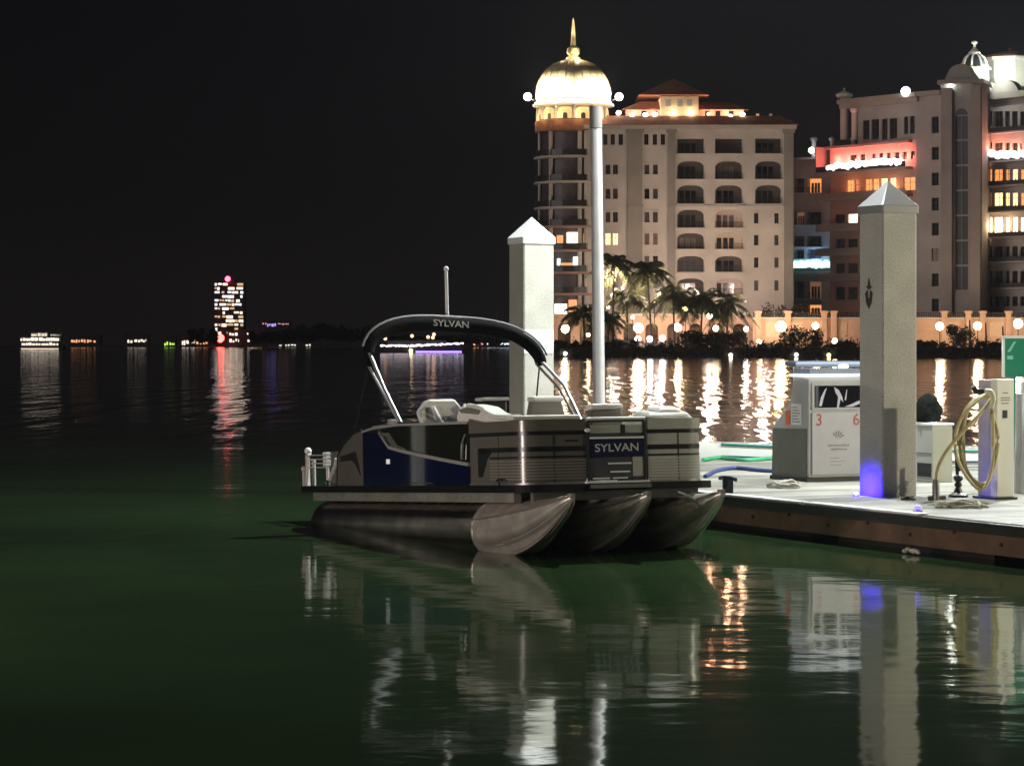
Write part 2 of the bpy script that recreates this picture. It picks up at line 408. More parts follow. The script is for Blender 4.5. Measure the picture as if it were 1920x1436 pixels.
P(MB().box2((.121, -.42, -.06), (.145, .36, -.015)), 'threshold', ALU)
P(MB().box2((.02, -.43, -.001), (.10, .36, .022)), 'threshold', RUBW)
# fence: swept wall along plan
def path(side, x0, x1=0., hw=1.2, rc=.30, y1=.40, n=7):
    pts = [(x0, -hw)]
    for x in (x1 - rc,): pts.append((x, -hw))
    for i in range(1, n + 1):
        a = -math.pi / 2 + (math.pi / 2) * i / n; pts.append((x1 - rc + rc * math.cos(a), -hw + rc + rc * math.sin(a)))
    pts.append((x1, -y1))
    return [(x, y * (-side)) for x, y in pts] if side == 1 else pts     # side -1 starboard, 1 port
def sweep(mb, pts, z0, z1, off, th, z0f=None, z1f=None, flip=1):
    n = len(pts); nor = []
    for i in range(n):
        a = Vector(pts[max(0, i - 1)]); b = Vector(pts[min(n - 1, i + 1)]); t = (b - a).normalized()
        nor.append(Vector((t.y, -t.x)) * flip)
    o = [Vector(p) + nor[i] * off for i, p in enumerate(pts)]; q = [Vector(p) + nor[i] * (off - th) for i, p in enumerate(pts)]
    b0 = len(mb.v)
    for i in range(n):
        za = z0f(pts[i][0]) if z0f else z0; zb = z1f(pts[i][0]) if z1f else z1
        mb.v += [Vector((o[i].x, o[i].y, za)), Vector((o[i].x, o[i].y, zb)), Vector((q[i].x, q[i].y, zb)), Vector((q[i].x, q[i].y, za))]
    for i in range(n - 1):
        for k in range(4):
            l = (k + 1) % 4; mb.f.append((b0 + i * 4 + k, b0 + i * 4 + l, b0 + i * 4 + 4 + l, b0 + i * 4 + 4 + k))
    mb.f.append((b0, b0 + 1, b0 + 2, b0 + 3)); k = b0 + (n - 1) * 4; mb.f.append((k + 3, k + 2, k + 1, k))
    return mb
def bowfence(side, x0, mfence, dz=0):
    fl = 1 if side == -1 else -1
    pt = path(side, x0)
    if side == -1:
        seg = [(x0 + (-.30 - x0) * i / 8, -1.2) for i in range(8)] + pt[1:]
    else:
        seg = pt
    fn = P(sweep(MB(), seg, .02, .56, 0, .05, flip=fl), 'fence_panel', mfence, smooth=30)
    up = P(sweep(MB(), seg, .60, .725, .012, .07, flip=fl, z1f=lambda x: .725 + dz + (.05 * max(0, (-1.0 - x) / .4) if side == -1 else 0)), 'upper_panel', mfence, smooth=30)
    P(sweep(MB(), seg, .555, .605, .005, .05, flip=fl), 'stripe', STRIPE, smooth=30)
    s1 = [p for p in seg if p[0] > -1.18] if side == -1 else seg
    P(sweep(MB(), s1, .37, .425, .006, .05, flip=fl), 'stripe', STRIPE, smooth=30)
    s3 = [p for p in seg if p[0] > -.95] if side == -1 else seg
    P(sweep(MB(), s3, .297, .318, .006, .05, flip=fl), 'stripe', STRIPE, smooth=30)
    rb = MB()
    for i in range(7): sweep(rb, s3, .055 + i * .034, .055 + i * .034 + .016, .010, .03, flip=fl)
    P(rb, 'ribs', mat('rib_panel', (.21, .195, .175), .25, var=.06) if side == -1 else mat('rib_panel_lit', (.56, .55, .50), .25, var=.06), smooth=30)  # port ribs use a lighter copy too, lamplight put into the colour
    P(sweep(MB(), seg, -.001, .02, .012, .06, flip=fl), 'bottom_rail', ALU_D, smooth=30)
    return fn
bowfence(-1, -1.40, FENCE); bowfence(1, -2.2, FENCE_LIT, .0)
# black Z-shaped graphic at the start of the starboard panel
P(MB().prism([(x, -1.206, z) for x, z in ((-1.18, .425), (-1.17, .09), (-1.06, .09), (-.92, .30), (-.80, .37), (-.95, .425))], [(x, -1.15, z) for x, z in ((-1.18, .425), (-1.17, .09), (-1.06, .09), (-.92, .30), (-.80, .37), (-.95, .425))]), 'graphic', STRIPE)
# small model badge
P(MB().box2((.001, -.66, .475), (.006, -.50, .495)), 'badge', CHROME)
# port side fence (inner side seen little)
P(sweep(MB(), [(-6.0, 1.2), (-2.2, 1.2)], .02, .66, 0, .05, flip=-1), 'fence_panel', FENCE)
# starboard mid: blue panel with black gelcoat above a grey diagonal trim
def side(pts, y0=-1.225, y1=-1.15): return MB().prism([(x, y0 - .05 * max(0, 1 - abs((x + 2.9) / 1.7)) , z) for x, z in pts], [(x, y1, z) for x, z in pts])
def curved(xs, zlo, zhi, yo=0):
    mb = MB(); b0 = 0
    for x in xs:
        y = -1.20 - .07 * max(0, 1 - ((x + 2.9) / 1.75) ** 2) - yo
        mb.v += [Vector((x, y, zlo(x))), Vector((x, y, zhi(x))), Vector((x, y + .07, zhi(x))), Vector((x, y + .07, zlo(x)))]
    n = len(xs)
    for i in range(n - 1):
        for k in range(4):
            l = (k + 1) % 4; mb.f.append((i * 4 + k, i * 4 + 4 + k, i * 4 + 4 + l, i * 4 + l))
    mb.f.append((3, 2, 1, 0)); k = (n - 1) * 4; mb.f.append((k, k + 1, k + 2, k + 3))
    return mb
def lerp(x, tab):
    if x <= tab[0][0]: return tab[0][1]
    for (a, b), (c, d) in zip(tab, tab[1:]):
        if x <= c: return b + (d - b) * (x - a) / (c - a)
    return tab[-1][1]
diag = [(-4.75, .70), (-4.05, .66), (-3.72, .47), (-3.3, .42), (-1.42, .235)]
top = [(-4.75, .70), (-4.3, .74), (-3.4, .765), (-1.4, .745)]
xs = [-4.72 + .166 * i for i in range(21)]; xs[-1] = -1.405
P(curved(xs, lambda x: .0, lambda x: lerp(x, diag) - .012), 'blue_panel', BLUE, smooth=30)
P(curved([x for x in xs if x > -4.1], lambda x: lerp(x, diag) + .028, lambda x: max(lerp(x, diag) + .05, lerp(x, top) - .03), -.012), 'side_gate', GLOSSK, smooth=30)
P(curved([x for x in xs if x > -4.2], lambda x: lerp(x, diag) - .012, lambda x: lerp(x, diag) + .028, .014), 'diagonal_trim', GREYTRIM, smooth=30)
P(curved(xs, lambda x: lerp(x, top) - .03, lambda x: lerp(x, top), .012), 'top_rail', GREYTRIM, smooth=30)
P(MB().prism([(x, -1.262, z) for x, z in ((-4.05, .62), (-3.82, .62), (-3.55, .44), (-3.1, .40), (-3.2, .46), (-3.45, .5), (-3.7, .66), (-4.0, .66))], [(x, -1.20, z) for x, z in ((-4.05, .62), (-3.82, .62), (-3.55, .44), (-3.1, .40), (-3.2, .46), (-3.45, .5), (-3.7, .66), (-4.0, .66))]), 'beige_inlay', FENCE)
P(MB().tube([(-1.46, -1.225, .60), (-1.54, -1.235, .48), (-1.56, -1.235, .30)], .018, 8), 'handle', ALU)
P(MB().box2((-3.80, -1.262, .27), (-3.70, -1.25, .33)), 'courtesy_light', glow('courtesy_light', (1, 1, .95), .5))
P(MB().box2((-3.0, -1.29, .02), (-2.3, -1.275, .035)), 'sill_strip', ALU)
# stern fence
sf = [(-5.62, 0), (-4.60, 0), (-4.76, .70), (-5.05, .66), (-5.40, .52), (-5.58, .38)]
P(MB().prism([(x, -1.2, z) for x, z in sf], [(x, -1.15, z) for x, z in sf]), 'fence_panel', FENCE)
sg = [(-5.52, .38), (-4.96, .44), (-4.86, .26), (-4.80, .13), (-5.0, .29), (-5.12, .33), (-5.52, .31)]
P(MB().prism([(x, -1.207, z) for x, z in sg], [(x, -1.199, z) for x, z in sg]), 'graphic', STRIPE)
P(MB().tube([(-5.64, -1.2, .0), (-5.59, -1.2, .39), (-5.40, -1.2, .53), (-5.05, -1.2, .67), (-4.75, -1.2, .72)], .016, 8), 'stern_rail', BLACK)
P(sweep(MB(), [(-5.95, 1.2), (-5.95, -1.15)], .02, .45, 0, .05, flip=-1), 'fence_panel', FENCE)
# stern ladder and rails
PALE = mat('pale_tube', (.55, .50, .48), .35, var=.06)
lad = MB(); lad.tube([(-6.66, -1.22, 0), (-6.66, -1.22, .40), (-6.60, -1.22, .44)], .035, 10)
for i in range(4): lad.tube([(-6.64, -1.22, .41 - i * .055), (-5.92, -1.22, .41 - i * .055)], .009, 6)
lad.tube([(-5.92, -1.22, 0), (-5.92, -1.22, .42)], .022, 10)
lad.tube([(-5.90, -1.22, .0), (-5.84, -1.21, .12), (-5.70, -1.2, .26), (-5.66, -1.2, .36)], .022, 8)
P(lad, 'boarding_ladder', PALE, smooth=40)
st_ = MB(); st_.box2((-5.99, -1.26, .26), (-5.88, -1.19, .30))
for i in range(3): st_.box2((-5.99, -1.26, .305 + i * .05), (-5.88, -1.19, .345 + i * .05))
P(st_, 'ladder_steps', WHITEP, bevel=.006)['kind'] = 'stuff'
P(MB().tube([(-6.74, -1.1, 0), (-6.74, -1.1, .36)], .03, 8), 'stern_post', PALE, smooth=40)
P(MB().tube([(-6.70, -1.26, 0), (-6.70, -1.26, .20)], .022, 8).ball((-6.70, -1.26, .23), .04), 'stern_post', PALE, smooth=40)
P(MB().ball((-6.63, -1.22, .47), .05), 'rail_cap', WHITEP, smooth=40)
# outboard motor (mostly hidden)
P(MB().prism([(-7.0, -.25, .0), (-6.7, -.25, .0), (-6.7, .25, .0), (-7.0, .25, .0)], [(-6.98, -.18, .42), (-6.72, -.2, .48), (-6.72, .2, .48), (-6.98, .18, .42)]), 'outboard_motor', BLACK, bevel=.04)
# gate
g = MB().box2((-.03, -.375, .04), (.0, .365, .655))
P(g, 'gate', mat('gate_grey', (.06, .062, .065), .35, var=.2))
gp = MB()
for a in ((-.37, .36, .69, .715), (-.37, .36, .028, .045)): gp.box2((-.03, a[0], a[2]), (.012, a[1], a[3]))
gp.box2((-.03, -.385, .045), (.014, -.355, .69)); gp.box2((-.03, .345, .045), (.014, .375, .69)); gp.box2((-.03, .06, .55), (.012, .10, .66))
P(gp, 'gate_frame', BLACK)
P(MB().tube([(0, -.38, .728), (0, .37, .728)], .018, 8), 'gate_rail', WHITEP, smooth=40)
P(MB().box2((.002, -.34, .565), (.006, .05, .655)).box2((.002, .11, .565), (.006, .335, .655)), 'gate_window', FENCE_LIT)
bp_ = P(MB().box2((.001, -.352, .30), (.016, .343, .50)), 'name_panel', mat('navy_panel', (.006, .008, .045), .3, var=.1))
P(MB().box2((.001, -.352, .50), (.02, .343, .522)), 'name_panel_strip', WHITEP)
tm = text_mesh('name_lettering', 'SYLVAN', None, None, lambda x, y, e: (.016 + e, x - .01, .40 + y + .01 * x), .092, .56)
tm.build('name_lettering', mat('silver_lettering', (.7, .7, .72), .35, metal=.2), bp_, local=True)
gs = MB(); gs.box2((.001, -.12, .21), (.008, .18, .228)); gs.box2((.001, -.09, .115), (.008, .16, .133)); gs.box2((.001, -.32, .045), (.008, -.10, .06)); gs.box2((.001, -.06, .045), (.008, .13, .06))
P(gs, 'gate_stripes', WHITEP)
P(MB().box2((.001, .20, .07), (.005, .335, .29)), 'gate_infill', FENCE_LIT)
P(MB().ball((.02, -.385, .60), .035, sq=.7), 'bow_light', WHITEP, smooth=40)
for x in (-5.9, -3.0, -.5):
    cl_ = MB().tube([(x - .10, -1.24, .05), (x - .05, -1.24, .065), (x + .05, -1.24, .065), (x + .10, -1.24, .05)], .012, 8).box2((x - .035, -1.255, -.001), (x - .015, -1.225, .06)).box2((x + .015, -1.255, -.001), (x + .035, -1.225, .06))
    P(cl_, 'deck_cleat', CHROME, smooth=40)
rv = MB()
for i in range(30): rv.ball((-6.5 + i * .21, -1.172, -.145), .010, 6)
P(rv, 'riser_rivets', ALU)['kind'] = 'stuff'
for x in (-.62,): P(MB().box2((x - .005, -1.204, .02), (x + .005, -1.195, .555)), 'panel_seam', STRIPE)
for y in (-.80, .80): P(MB().box2((-.005, y - .005, .02), (.004, y + .005, .555)), 'panel_seam', STRIPE)
P(MB().tube(smooth_path([Vector((.30, .62, -.12)), Vector((.42, .66, -.16)), Vector((.50, .74, -.24)), Vector((.46, .80, -.33))]), .012, 6), 'painter_line', mat('grey_rope', (.42, .40, .36), .8, var=.25, vs=30), smooth=50)
# cushions and seats
def cushion(pts2, y0, y1, name, m, ax='y'):
    return P(MB().prism([(x, y0, z) for x, z in pts2], [(x, y1, z) for x, z in pts2]), name, m, bevel=.03)
def pad(c, d, name, m=VINYL, bev=.045): return P(MB().box(c, d), name, m, bevel=bev)
# starboard bow lounge cushion along the fence, rising aft
lz = [(-.12, .72), (-.12, .775), (-.45, .785), (-.72, .795), (-.95, .84), (-1.15, .905), (-1.5, .945), (-1.78, .90), (-1.85, .80), (-1.8, .72)]
P(MB().prism([(x, -1.17, z) for x, z in lz], [(x, -.92, z) for x, z in lz]), 'lounge_cushion', VINYL, bevel=.045)
P(MB().tube(smooth_path([Vector((x, -1.165, z)) for x, z in ((-.10, .765), (-.45, .77), (-.75, .782), (-.98, .83), (-1.18, .895), (-1.5, .93))]), .03, 10), 'cushion_roll', VINYL, smooth=60)
P(MB().prism([(x, -1.19, z) for x, z in ((-1.12, .87), (-1.45, .915), (-1.72, .89), (-1.66, .85), (-1.2, .82))], [(x, -1.171, z) for x, z in ((-1.12, .87), (-1.45, .915), (-1.72, .89), (-1.66, .85), (-1.2, .82))]), 'cushion_piping', VINYL_D)
pad((-.13, -.86, .752), (.20, .86, .055), 'bow_cushion')
pad((-2.15, -.55, 1.02), (.22, .36, .04), 'console_top', mat('grey_console', (.5, .5, .5), .4), .01)
pad((-2.15, -.55, .60), (.20, .30, .78), 'console', BLACK, .02)
# bench backrest and corner seats facing the camera
def trap(x, yc, wb, wt, z0, z1, name, th=.14):
    t = P(MB().prism([(x, yc - wb / 2, z0), (x, yc + wb / 2, z0), (x - .02, yc + wt / 2, z1), (x - .02, yc - wt / 2, z1)], [(x - th, yc - wb / 2, z0), (x - th, yc + wb / 2, z0), (x - th, yc + wt / 2, z1), (x - th, yc - wt / 2, z1)]), name, VINYL_D, bevel=.02)
    m2 = MB().box((x - th / 2, yc, z1 + .02), (th + .05, wt + .03, .075)); m2.build('top_roll', VINYL, t, local=True, bevel=.036)
    return t
trap(-3.0, .62, .62, .42, .55, 1.02, 'bench_backrest')
trap(-.75, .28, .46, .40, .55, .86, 'bow_backrest')
pad((-1.6, .90, .45), (2.6, .5, .30), 'port_bench', VINYL, .05)
pad((-1.0, -.72, .40), (1.6, .5, .30), 'starboard_bench', VINYL_D, .05)
pf = MB().prism([(.01, .40, .73), (-.5, .40, .70), (-.5, 1.19, .70), (-.25, 1.19, .68), (.01, 1.04, .67)], [(-.05, .46, .79), (-.45, .50, .83), (-.45, 1.06, .83), (-.25, 1.06, .80), (-.05, .94, .79)])
P(pf, 'bow_cushion', VINYL, bevel=.035)
P(MB().prism([(-.08, .58, .79), (-.42, .58, .83), (-.42, 1.0, .83), (-.2, 1.0, .80), (-.08, .9, .79)], [(-.13, .64, .85), (-.38, .66, .875), (-.38, .90, .875), (-.22, .90, .86), (-.13, .84, .85)]), 'bow_pillow', VINYL, bevel=.03)
# captain chair
ch = P(MB().prism([(-3.92, -.68, .70), (-3.92, -.22, .70), (-3.88, -.14, .95), (-3.9, -.25, 1.08), (-3.9, -.62, 1.08), (-3.88, -.76, .92)], [(-4.06, -.66, .70), (-4.06, -.24, .70), (-4.1, -.18, .95), (-4.12, -.28, 1.06), (-4.12, -.60, 1.06), (-4.1, -.72, .92)]), 'captain_chair', VINYL, bevel=.03)
MB().tube([(-3.85, -.17, .98), (-3.83, -.05, .90), (-3.83, .03, .78)], .045, 8).build('armrest', WHITEP, ch, local=True, smooth=40)
MB().tube([(-3.87, -.58, .98), (-3.855, -.52, .86), (-3.85, -.45, .74)], .028, 8).build('chair_piping', WHITEP, ch, local=True, smooth=40)
MB().box((-4.0, -.42, .45), (.3, .3, .5)).build('pedestal', BLACK, ch, local=True)
P(MB().tube([(-3.76, -.13, .74), (-3.76, -.13, .90)], .07, 12), 'drink_holder', mat('blue_cup', (.02, .03, .35), .4), smooth=40)
hm = MB().box2((-4.6, -1.12, .70), (-3.7, -.9, .765)); P(hm, 'helm_ledge', GREYTRIM, bevel=.02)
P(MB().box((-4.15, -1.02, .80), (.12, .1, .07)), 'throttle', GREYTRIM, bevel=.02)
# bimini: arch tubes, canvas boot, legs, struts
def arc(yh, zt, zc_, x, n=26, pw=2.6):
    pts = []
    for i in range(n + 1):
        s = -1 + 2 * i / n; y = yh * math.copysign(1 - (1 - abs(s)) ** 1.0, s)
        z = zc_ + (zt - zc_) * (1 - abs(s) ** pw); pts.append((x, y, z))
    return pts
def canv(i, n=26):
    s = -1 + 2 * i / n
    y = 1.22 * math.sin(s * math.pi / 2 * 1.0) if abs(s) > .0 else 0
    z = 1.63 + .43 * (1 - abs(math.sin(s * math.pi / 2)) ** 3.2) ** .55 - .05 * y
    return Vector((-4.52 + .12 * abs(s) ** 2, y, z))
mb = MB(); n = 26; ring = 12; rr = random.Random(4)
for i in range(n + 1):
    c = canv(i); a = canv(max(i - 1, 0)); b = canv(min(i + 1, n)); t = (b - a).normalized()
    s = -1 + 2 * i / n
    u = Vector((1, 0, 0)); v = t.cross(u).normalized()
    hw = (.092 - .02 * abs(s) ** 3) * (1 + .06 * rr.uniform(-1, 1))
    for k in range(ring):
        an = 2 * math.pi * k / ring; mb.v.append(c + u * math.cos(an) * .10 + v * math.sin(an) * hw)
for i in range(n):
    for k in range(ring):
        l = (k + 1) % ring; mb.f.append((i * ring + k, i * ring + l, (i + 1) * ring + l, (i + 1) * ring + k))
mb.f.append(tuple(range(ring))); mb.f.append(tuple(n * ring + k for k in range(ring)))
boot = P(mb, 'bimini_boot', CANVAS, smooth=50)
tb = MB(); pth = []
for i in range(1, n):
    c = canv(i); a = canv(i - 1); b = canv(i + 1); t = (b - a).normalized(); v = t.cross(Vector((1, 0, 0))).normalized()
    v = v if v.z > 0 else -v
    pth.append(c + v * .102 + Vector((.03, 0, 0)))
tb.tube(pth, .016, 8); P(tb, 'bimini_bow', mat('satin_tube', (.55, .55, .56), .35, metal=.6), smooth=40)
tm = text_mesh('canvas_lettering', 'SYLVAN', None, None, lambda x, y, e: (-4.405 + e, x - .06, 2.068 + y - .06 * x), .085, .50)
tm.build('canvas_lettering', mat('grey_lettering', (.5, .5, .5), .6), boot, local=True)
TUBE = mat('satin_tube', (.55, .55, .56), .35)
for sgn, x0 in ((-1, -3.45), (1, -3.2)):
    l_ = MB(); l_.tube([(x0, sgn * 1.19, .76), (x0 - .5, sgn * 1.21, 1.23), (-4.42, sgn * 1.215, 1.66 - .06 * sgn)], .024, 10)
    lg = P(l_, 'bimini_leg', TUBE, smooth=40)
    l2 = MB(); l2.tube([(x0 - .12, sgn * 1.17, .78), (x0 - .62, sgn * 1.19, 1.20), (-4.50, sgn * 1.20, 1.55)], .018, 8); l2.build('second_tube', TUBE, lg, local=True, smooth=40)
    l3 = MB(); l3.box((x0 - .02, sgn * 1.19, .75), (.10, .06, .08)); l3.build('hinge', BLACK, lg, local=True)
    l4 = MB(); l4.tube([(-4.40, sgn * 1.2, 1.52), (-4.60, sgn * 1.2, .75)] if sgn == 1 else [(-4.45, sgn * 1.2, 1.55), (-5.0, sgn * 1.2, .72)], .012, 8); P(l4, 'bimini_strut', BLACK, smooth=40)
    l5 = MB(); l5.tube([(-4.36, sgn * 1.22, 1.55), (-4.47, sgn * 1.215, 1.70), (-4.5, sgn * 1.17, 1.80 - .05 * sgn)], .06, 10); l5.build('boot_cuff', CANVAS, boot, local=True, smooth=40)
P(MB().tube([(-4.66, .0, 2.05), (-4.66, .0, 2.79)], .022, 10).ball((-4.66, 0, 2.80), .035), 'stern_light_mast', WHITEP, smooth=40)

# ================================================================== THINGS ON THE DOCK
def dframe(p): return Matrix.Translation(p) @ Matrix.Rotation(DA, 4, 'Z')
# dispenser: prism profile in (x along dock, z), extruded along y
dp = onz(1516, 904, DZ)
dsp = thing('fuel_dispenser', 'pale grey fuel dispenser numbered 3 and 6 left of the tall concrete piling', 'dispenser', M=dframe(dp))
DG = mat('dispenser_grey', (.40, .40, .41), .5, var=.06); DGD = mat('dispenser_dark', (.12, .125, .10), .55, var=.12)
def D(mb, name, m, **k): return mb.build(name, m, dsp, local=True, **k)
pf_ = [(-.02, .06), (-.02, 1.46), (-.40, 1.50), (-.50, 1.12), (-.95, .78), (-.97, .06)]
D(MB().prism([(x, 0.012, z) for x, z in pf_], [(x, .98, z) for x, z in pf_]), 'cabinet', DG, bevel=.015)
lowp = [(-.06, .06), (-.06, .74), (-.94, .74), (-.97, .06)]
D(MB().prism([(x, 0.0, z) for x, z in lowp], [(x, .010, z) for x, z in lowp]), 'side_panel', DGD)
D(MB().box2((-.99, -.02, 0), (.0, 1.0, .058)), 'plinth', BLACK)
D(MB().box2((-.018, .06, .10), (.006, .92, .98)), 'front_panel', mat('front_panel_white', (.36, .345, .365), .45, var=.05))
D(MB().box2((-.018, .06, 1.02), (.004, .92, 1.40)), 'display_frame', DG)
gl = D(MB().box2((.005, .10, 1.05), (.012, .88, 1.36)), 'display_window', mat('display_glass', (.01, .01, .014), .05, var=.1, coat=.8))
sh = MB()
for pts in ([(.17, 1.07), (.2, 1.2), (.27, 1.31), (.3, 1.33), (.25, 1.2), (.21, 1.07)], [(.42, 1.34), (.5, 1.30), (.56, 1.2), (.58, 1.12), (.53, 1.17), (.50, 1.05), (.47, 1.05), (.49, 1.2), (.44, 1.27)], [(.60, 1.16), (.63, 1.3), (.645, 1.3), (.625, 1.15)], [(.60, 1.06), (.7, 1.09), (.86, 1.15), (.86, 1.10), (.72, 1.055)]):
    sh.prism([(.0121, y, z) for y, z in pts], [(.0135, y, z) for y, z in pts])
sh.build('display_graphics', mat('pale_film', (.45, .43, .52), .4), gl, local=True)
RED = mat('red_numeral', (.32, .06, .04), .5)
fr = dsp
text_mesh('numeral', '3', None, None, lambda x, y, e: (.0065 + e, .17 + x, .88 + y), .17).build('numeral', RED, dsp, local=True)
text_mesh('numeral', '6', None, None, lambda x, y, e: (.0065 + e, .80 + x, .88 + y), .17).build('numeral', RED, dsp, local=True)
lo = MB()
for k_ in range(5):     # fan-like emblem of curved blades
    a = .5 + k_ * .45
    pts = [(.49 + math.cos(a) * .02, .60 + math.sin(a) * .02), (.49 + math.cos(a - .12) * .10, .60 + math.sin(a - .12) * .11), (.49 + math.cos(a + .05) * .125, .60 + math.sin(a + .05) * .13), (.49 + math.cos(a + .2) * .09, .60 + math.sin(a + .2) * .10)]
    lo.prism([(.0062, y, z) for y, z in pts], [(.0075, y, z) for y, z in pts])
rl = random.Random(3)
for row, (y0, y1, z, hh) in enumerate(((.32, .68, .50, .030), (.37, .64, .445, .028), (.36, .52, .33, .012), (.36, .60, .28, .012), (.36, .55, .23, .012))):
    y = y0
    while y < y1:
        wv = rl.uniform(.012, .03); lo.box2((.0062, y, z), (.0075, min(y + wv, y1), z + hh * rl.uniform(.7, 1))); y += wv + .009
D(lo, 'front_emblem', mat('emblem_grey', (.16, .15, .17), .5))
D(MB().box2((-.45, -.004, .80), (-.20, .0115, 1.10)), 'notice', WHITEP)
nl = MB()
for i in range(6): nl.box2((-.43, -.006, .84 + i * .04), (-.22 - .03 * (i % 3), -.0045, .852 + i * .04))
D(nl, 'notice_lines', mat('emblem_grey', (.16, .15, .17), .5))
D(MB().box2((-.60, -.003, .80), (-.49, .0115, 1.00)), 'warning_sticker', mat('orange_sticker', (.6, .12, .03), .5))
D(MB().box2((-.45, -.04, 1.485), (.05, 1.02, 1.525)), 'top_lamp_bar', glow('top_lamp_bar', (.95, 1, 1), 1.0))
D(MB().box2((-.42, .02, 1.526), (.0, .98, 1.60)), 'canopy', mat('blue_canopy', (.13, .16, .23), .5))
D(MB().box2((-.1, .55, 1.601), (-.02, .70, 1.66)), 'lamp_box', glow('lamp_box', (1, 1, .9), 1.2), bevel=.02)
# small service cabinet between piling and hose pedestal
cp = onz(1748, 905, DZ)
cab = thing('service_cabinet', 'short pale utility cabinet just right of the tall piling under a dark bag', 'cabinet', M=dframe(cp))
MB().box2((-.55, 0, .0), (0, .35, .80)).build('body', mat('cabinet_cream', (.36, .365, .31), .5, var=.05), cab, local=True, bevel=.012)
MB().box2((-.57, -.015, .801), (.015, .37, .835)).build('lid', WHITEP, cab, local=True, bevel=.01)
MB().box2((-.35, -.008, .08), (-.02, -.001, .27)).build('socket_hatch', BLACK, cab, local=True)
MB().box2((-.42, -.008, .40), (-.02, -.001, .415)).build('seam', DGD, cab, local=True)
bg_ = MB(); rb_ = random.Random(9)
prof = [(.02, 0), (.24, .01), (.26, .07), (.25, .16), (.21, .25), (.14, .34), (.06, .40), (.001, .42)]
bg_.lathe((0, 0, 0), prof, 14)
c0 = cp + DX * -.36 + DY * .14 + Vector((0, 0, .838))
for v in bg_.v:
    a_ = math.atan2(v.y, v.x); k_ = 1 + .22 * math.sin(3 * a_ + v.z * 9) + .12 * math.sin(7 * a_ - v.z * 23); v.x = (v.x * k_ + .3 * v.z * v.z) * .8; v.y *= k_ * .62
bg_.v = [v + c0 for v in bg_.v]
tag(bg_.build('bag', mat('dark_bag', (.006, .008, .007), .85, spec=.08, var=.3, vs=10, bump=.6, bs=12), smooth=60), 'dark plastic bag slumped on the utility cabinet beside the piling', 'bag')
# hose pedestal
hp = onz(1869, 937, DZ)
ped = thing('hose_pedestal', 'white hose pedestal with coiled yellow hose hung on its left side', 'pedestal', M=dframe(hp))
PW = mat('pedestal_white', (.66, .66, .60), .45, var=.05); PG = mat('pedestal_mauve', (.42, .38, .42), .5, var=.06)
MB().box2((-.13, 0, .03), (0, .27, 1.51)).build('front_post', PW, ped, local=True, bevel=.012)
MB().box2((-.42, .02, .03), (-.132, .24, 1.50)).build('body', PG, ped, local=True, bevel=.012)
MB().box2((-.46, -.03, 0), (.03, .30, .028)).build('base', BLACK, ped, local=True)
MB().box2((.001, .09, 1.02), (.006, .16, 1.12)).build('meter_window', BLACK, ped, local=True)
gl_ = MB()
for z, a, b in ((1.33, .09, .17), (1.27, .06, .20), (1.24, .06, .20), (1.20, .07, .18)): gl_.box2((.001, a, z), (.004, b, z + .012))
gl_.build('label_lines', mat('emblem_grey', (.16, .15, .17), .5), ped, local=True)
MB().tube([(-.22, .02, 1.34), (-.22, -.16, 1.36), (-.22, -.20, 1.42)], .035, 8).build('hose_hook', BLACK, ped, local=True, smooth=40)
# hose: hung coil plus a tail, one continuous tube each (yellow rubber)
YH = mat('yellow_hose', (.52, .45, .24), .5, var=.12)
Yh = hp.y - .12
def hpt(px, py, dy=0): return at(px, py, Yh + dy)
coil = thing('hose', 'yellow rubber hose looped in tall coils on the white pedestal, tail on the dock', 'hose', hp)
c_ = MB()
loops = [(1851, 738, 1800, 800, 1806, 875, 1846, 912, 1866, 850), (1853, 742, 1808, 795, 1812, 880, 1850, 905, 1872, 830), (1855, 736, 1792, 815, 1798, 868, 1838, 918, 1861, 870)]
for i, L_ in enumerate(loops):
    pts = [hpt(L_[0], L_[1], -.02 * i), hpt(L_[2] + 18, L_[3] - 42, -.03 * i), hpt(L_[2], L_[3], -.03 * i), hpt(L_[4], L_[5], -.03 * i), hpt(L_[6], L_[7], -.03 * i), hpt(L_[8], L_[9], -.03 * i), hpt(L_[0] + 6, L_[1] + 25, -.02 * i), hpt(L_[0], L_[1] + 2, -.025 * i)]
    c_.tube(smooth_path(pts), .021, 8)
c_.build('coil', YH, coil, smooth=50)
c_ = MB().tube(smooth_path([hpt(1858, 748, -.1), hpt(1838, 775, -.14), hpt(1800, 815, -.16), hpt(1772, 850, -.16), hpt(1758, 880, -.15), hpt(1755, 905, -.12)]), .023, 8)
c_.build('tail', YH, coil, smooth=50)
c_ = MB().tube(smooth_path([hpt(1848, 733, -.12), hpt(1858, 735, -.16), hpt(1863, 748, -.16), hpt(1858, 765, -.12)]), .032, 8)
c_.build('nozzle_end', mat('cream_rubber', (.6, .58, .42), .5), coil, smooth=50)
nz = MB().tube([onz(1755, 940, DZ) + Vector((0, 0, .02)), onz(1755, 940, DZ) + Vector((.0, .02, .22)), onz(1755, 940, DZ) + Vector((.01, .03, .26))], .045, 10)
nz.tube([onz(1755, 940, DZ) + Vector((-.10, 0, .04)), onz(1755, 940, DZ) + Vector((.12, 0, .05))], .03, 8)
nz.build('coupling', ALU_D, coil, smooth=50)
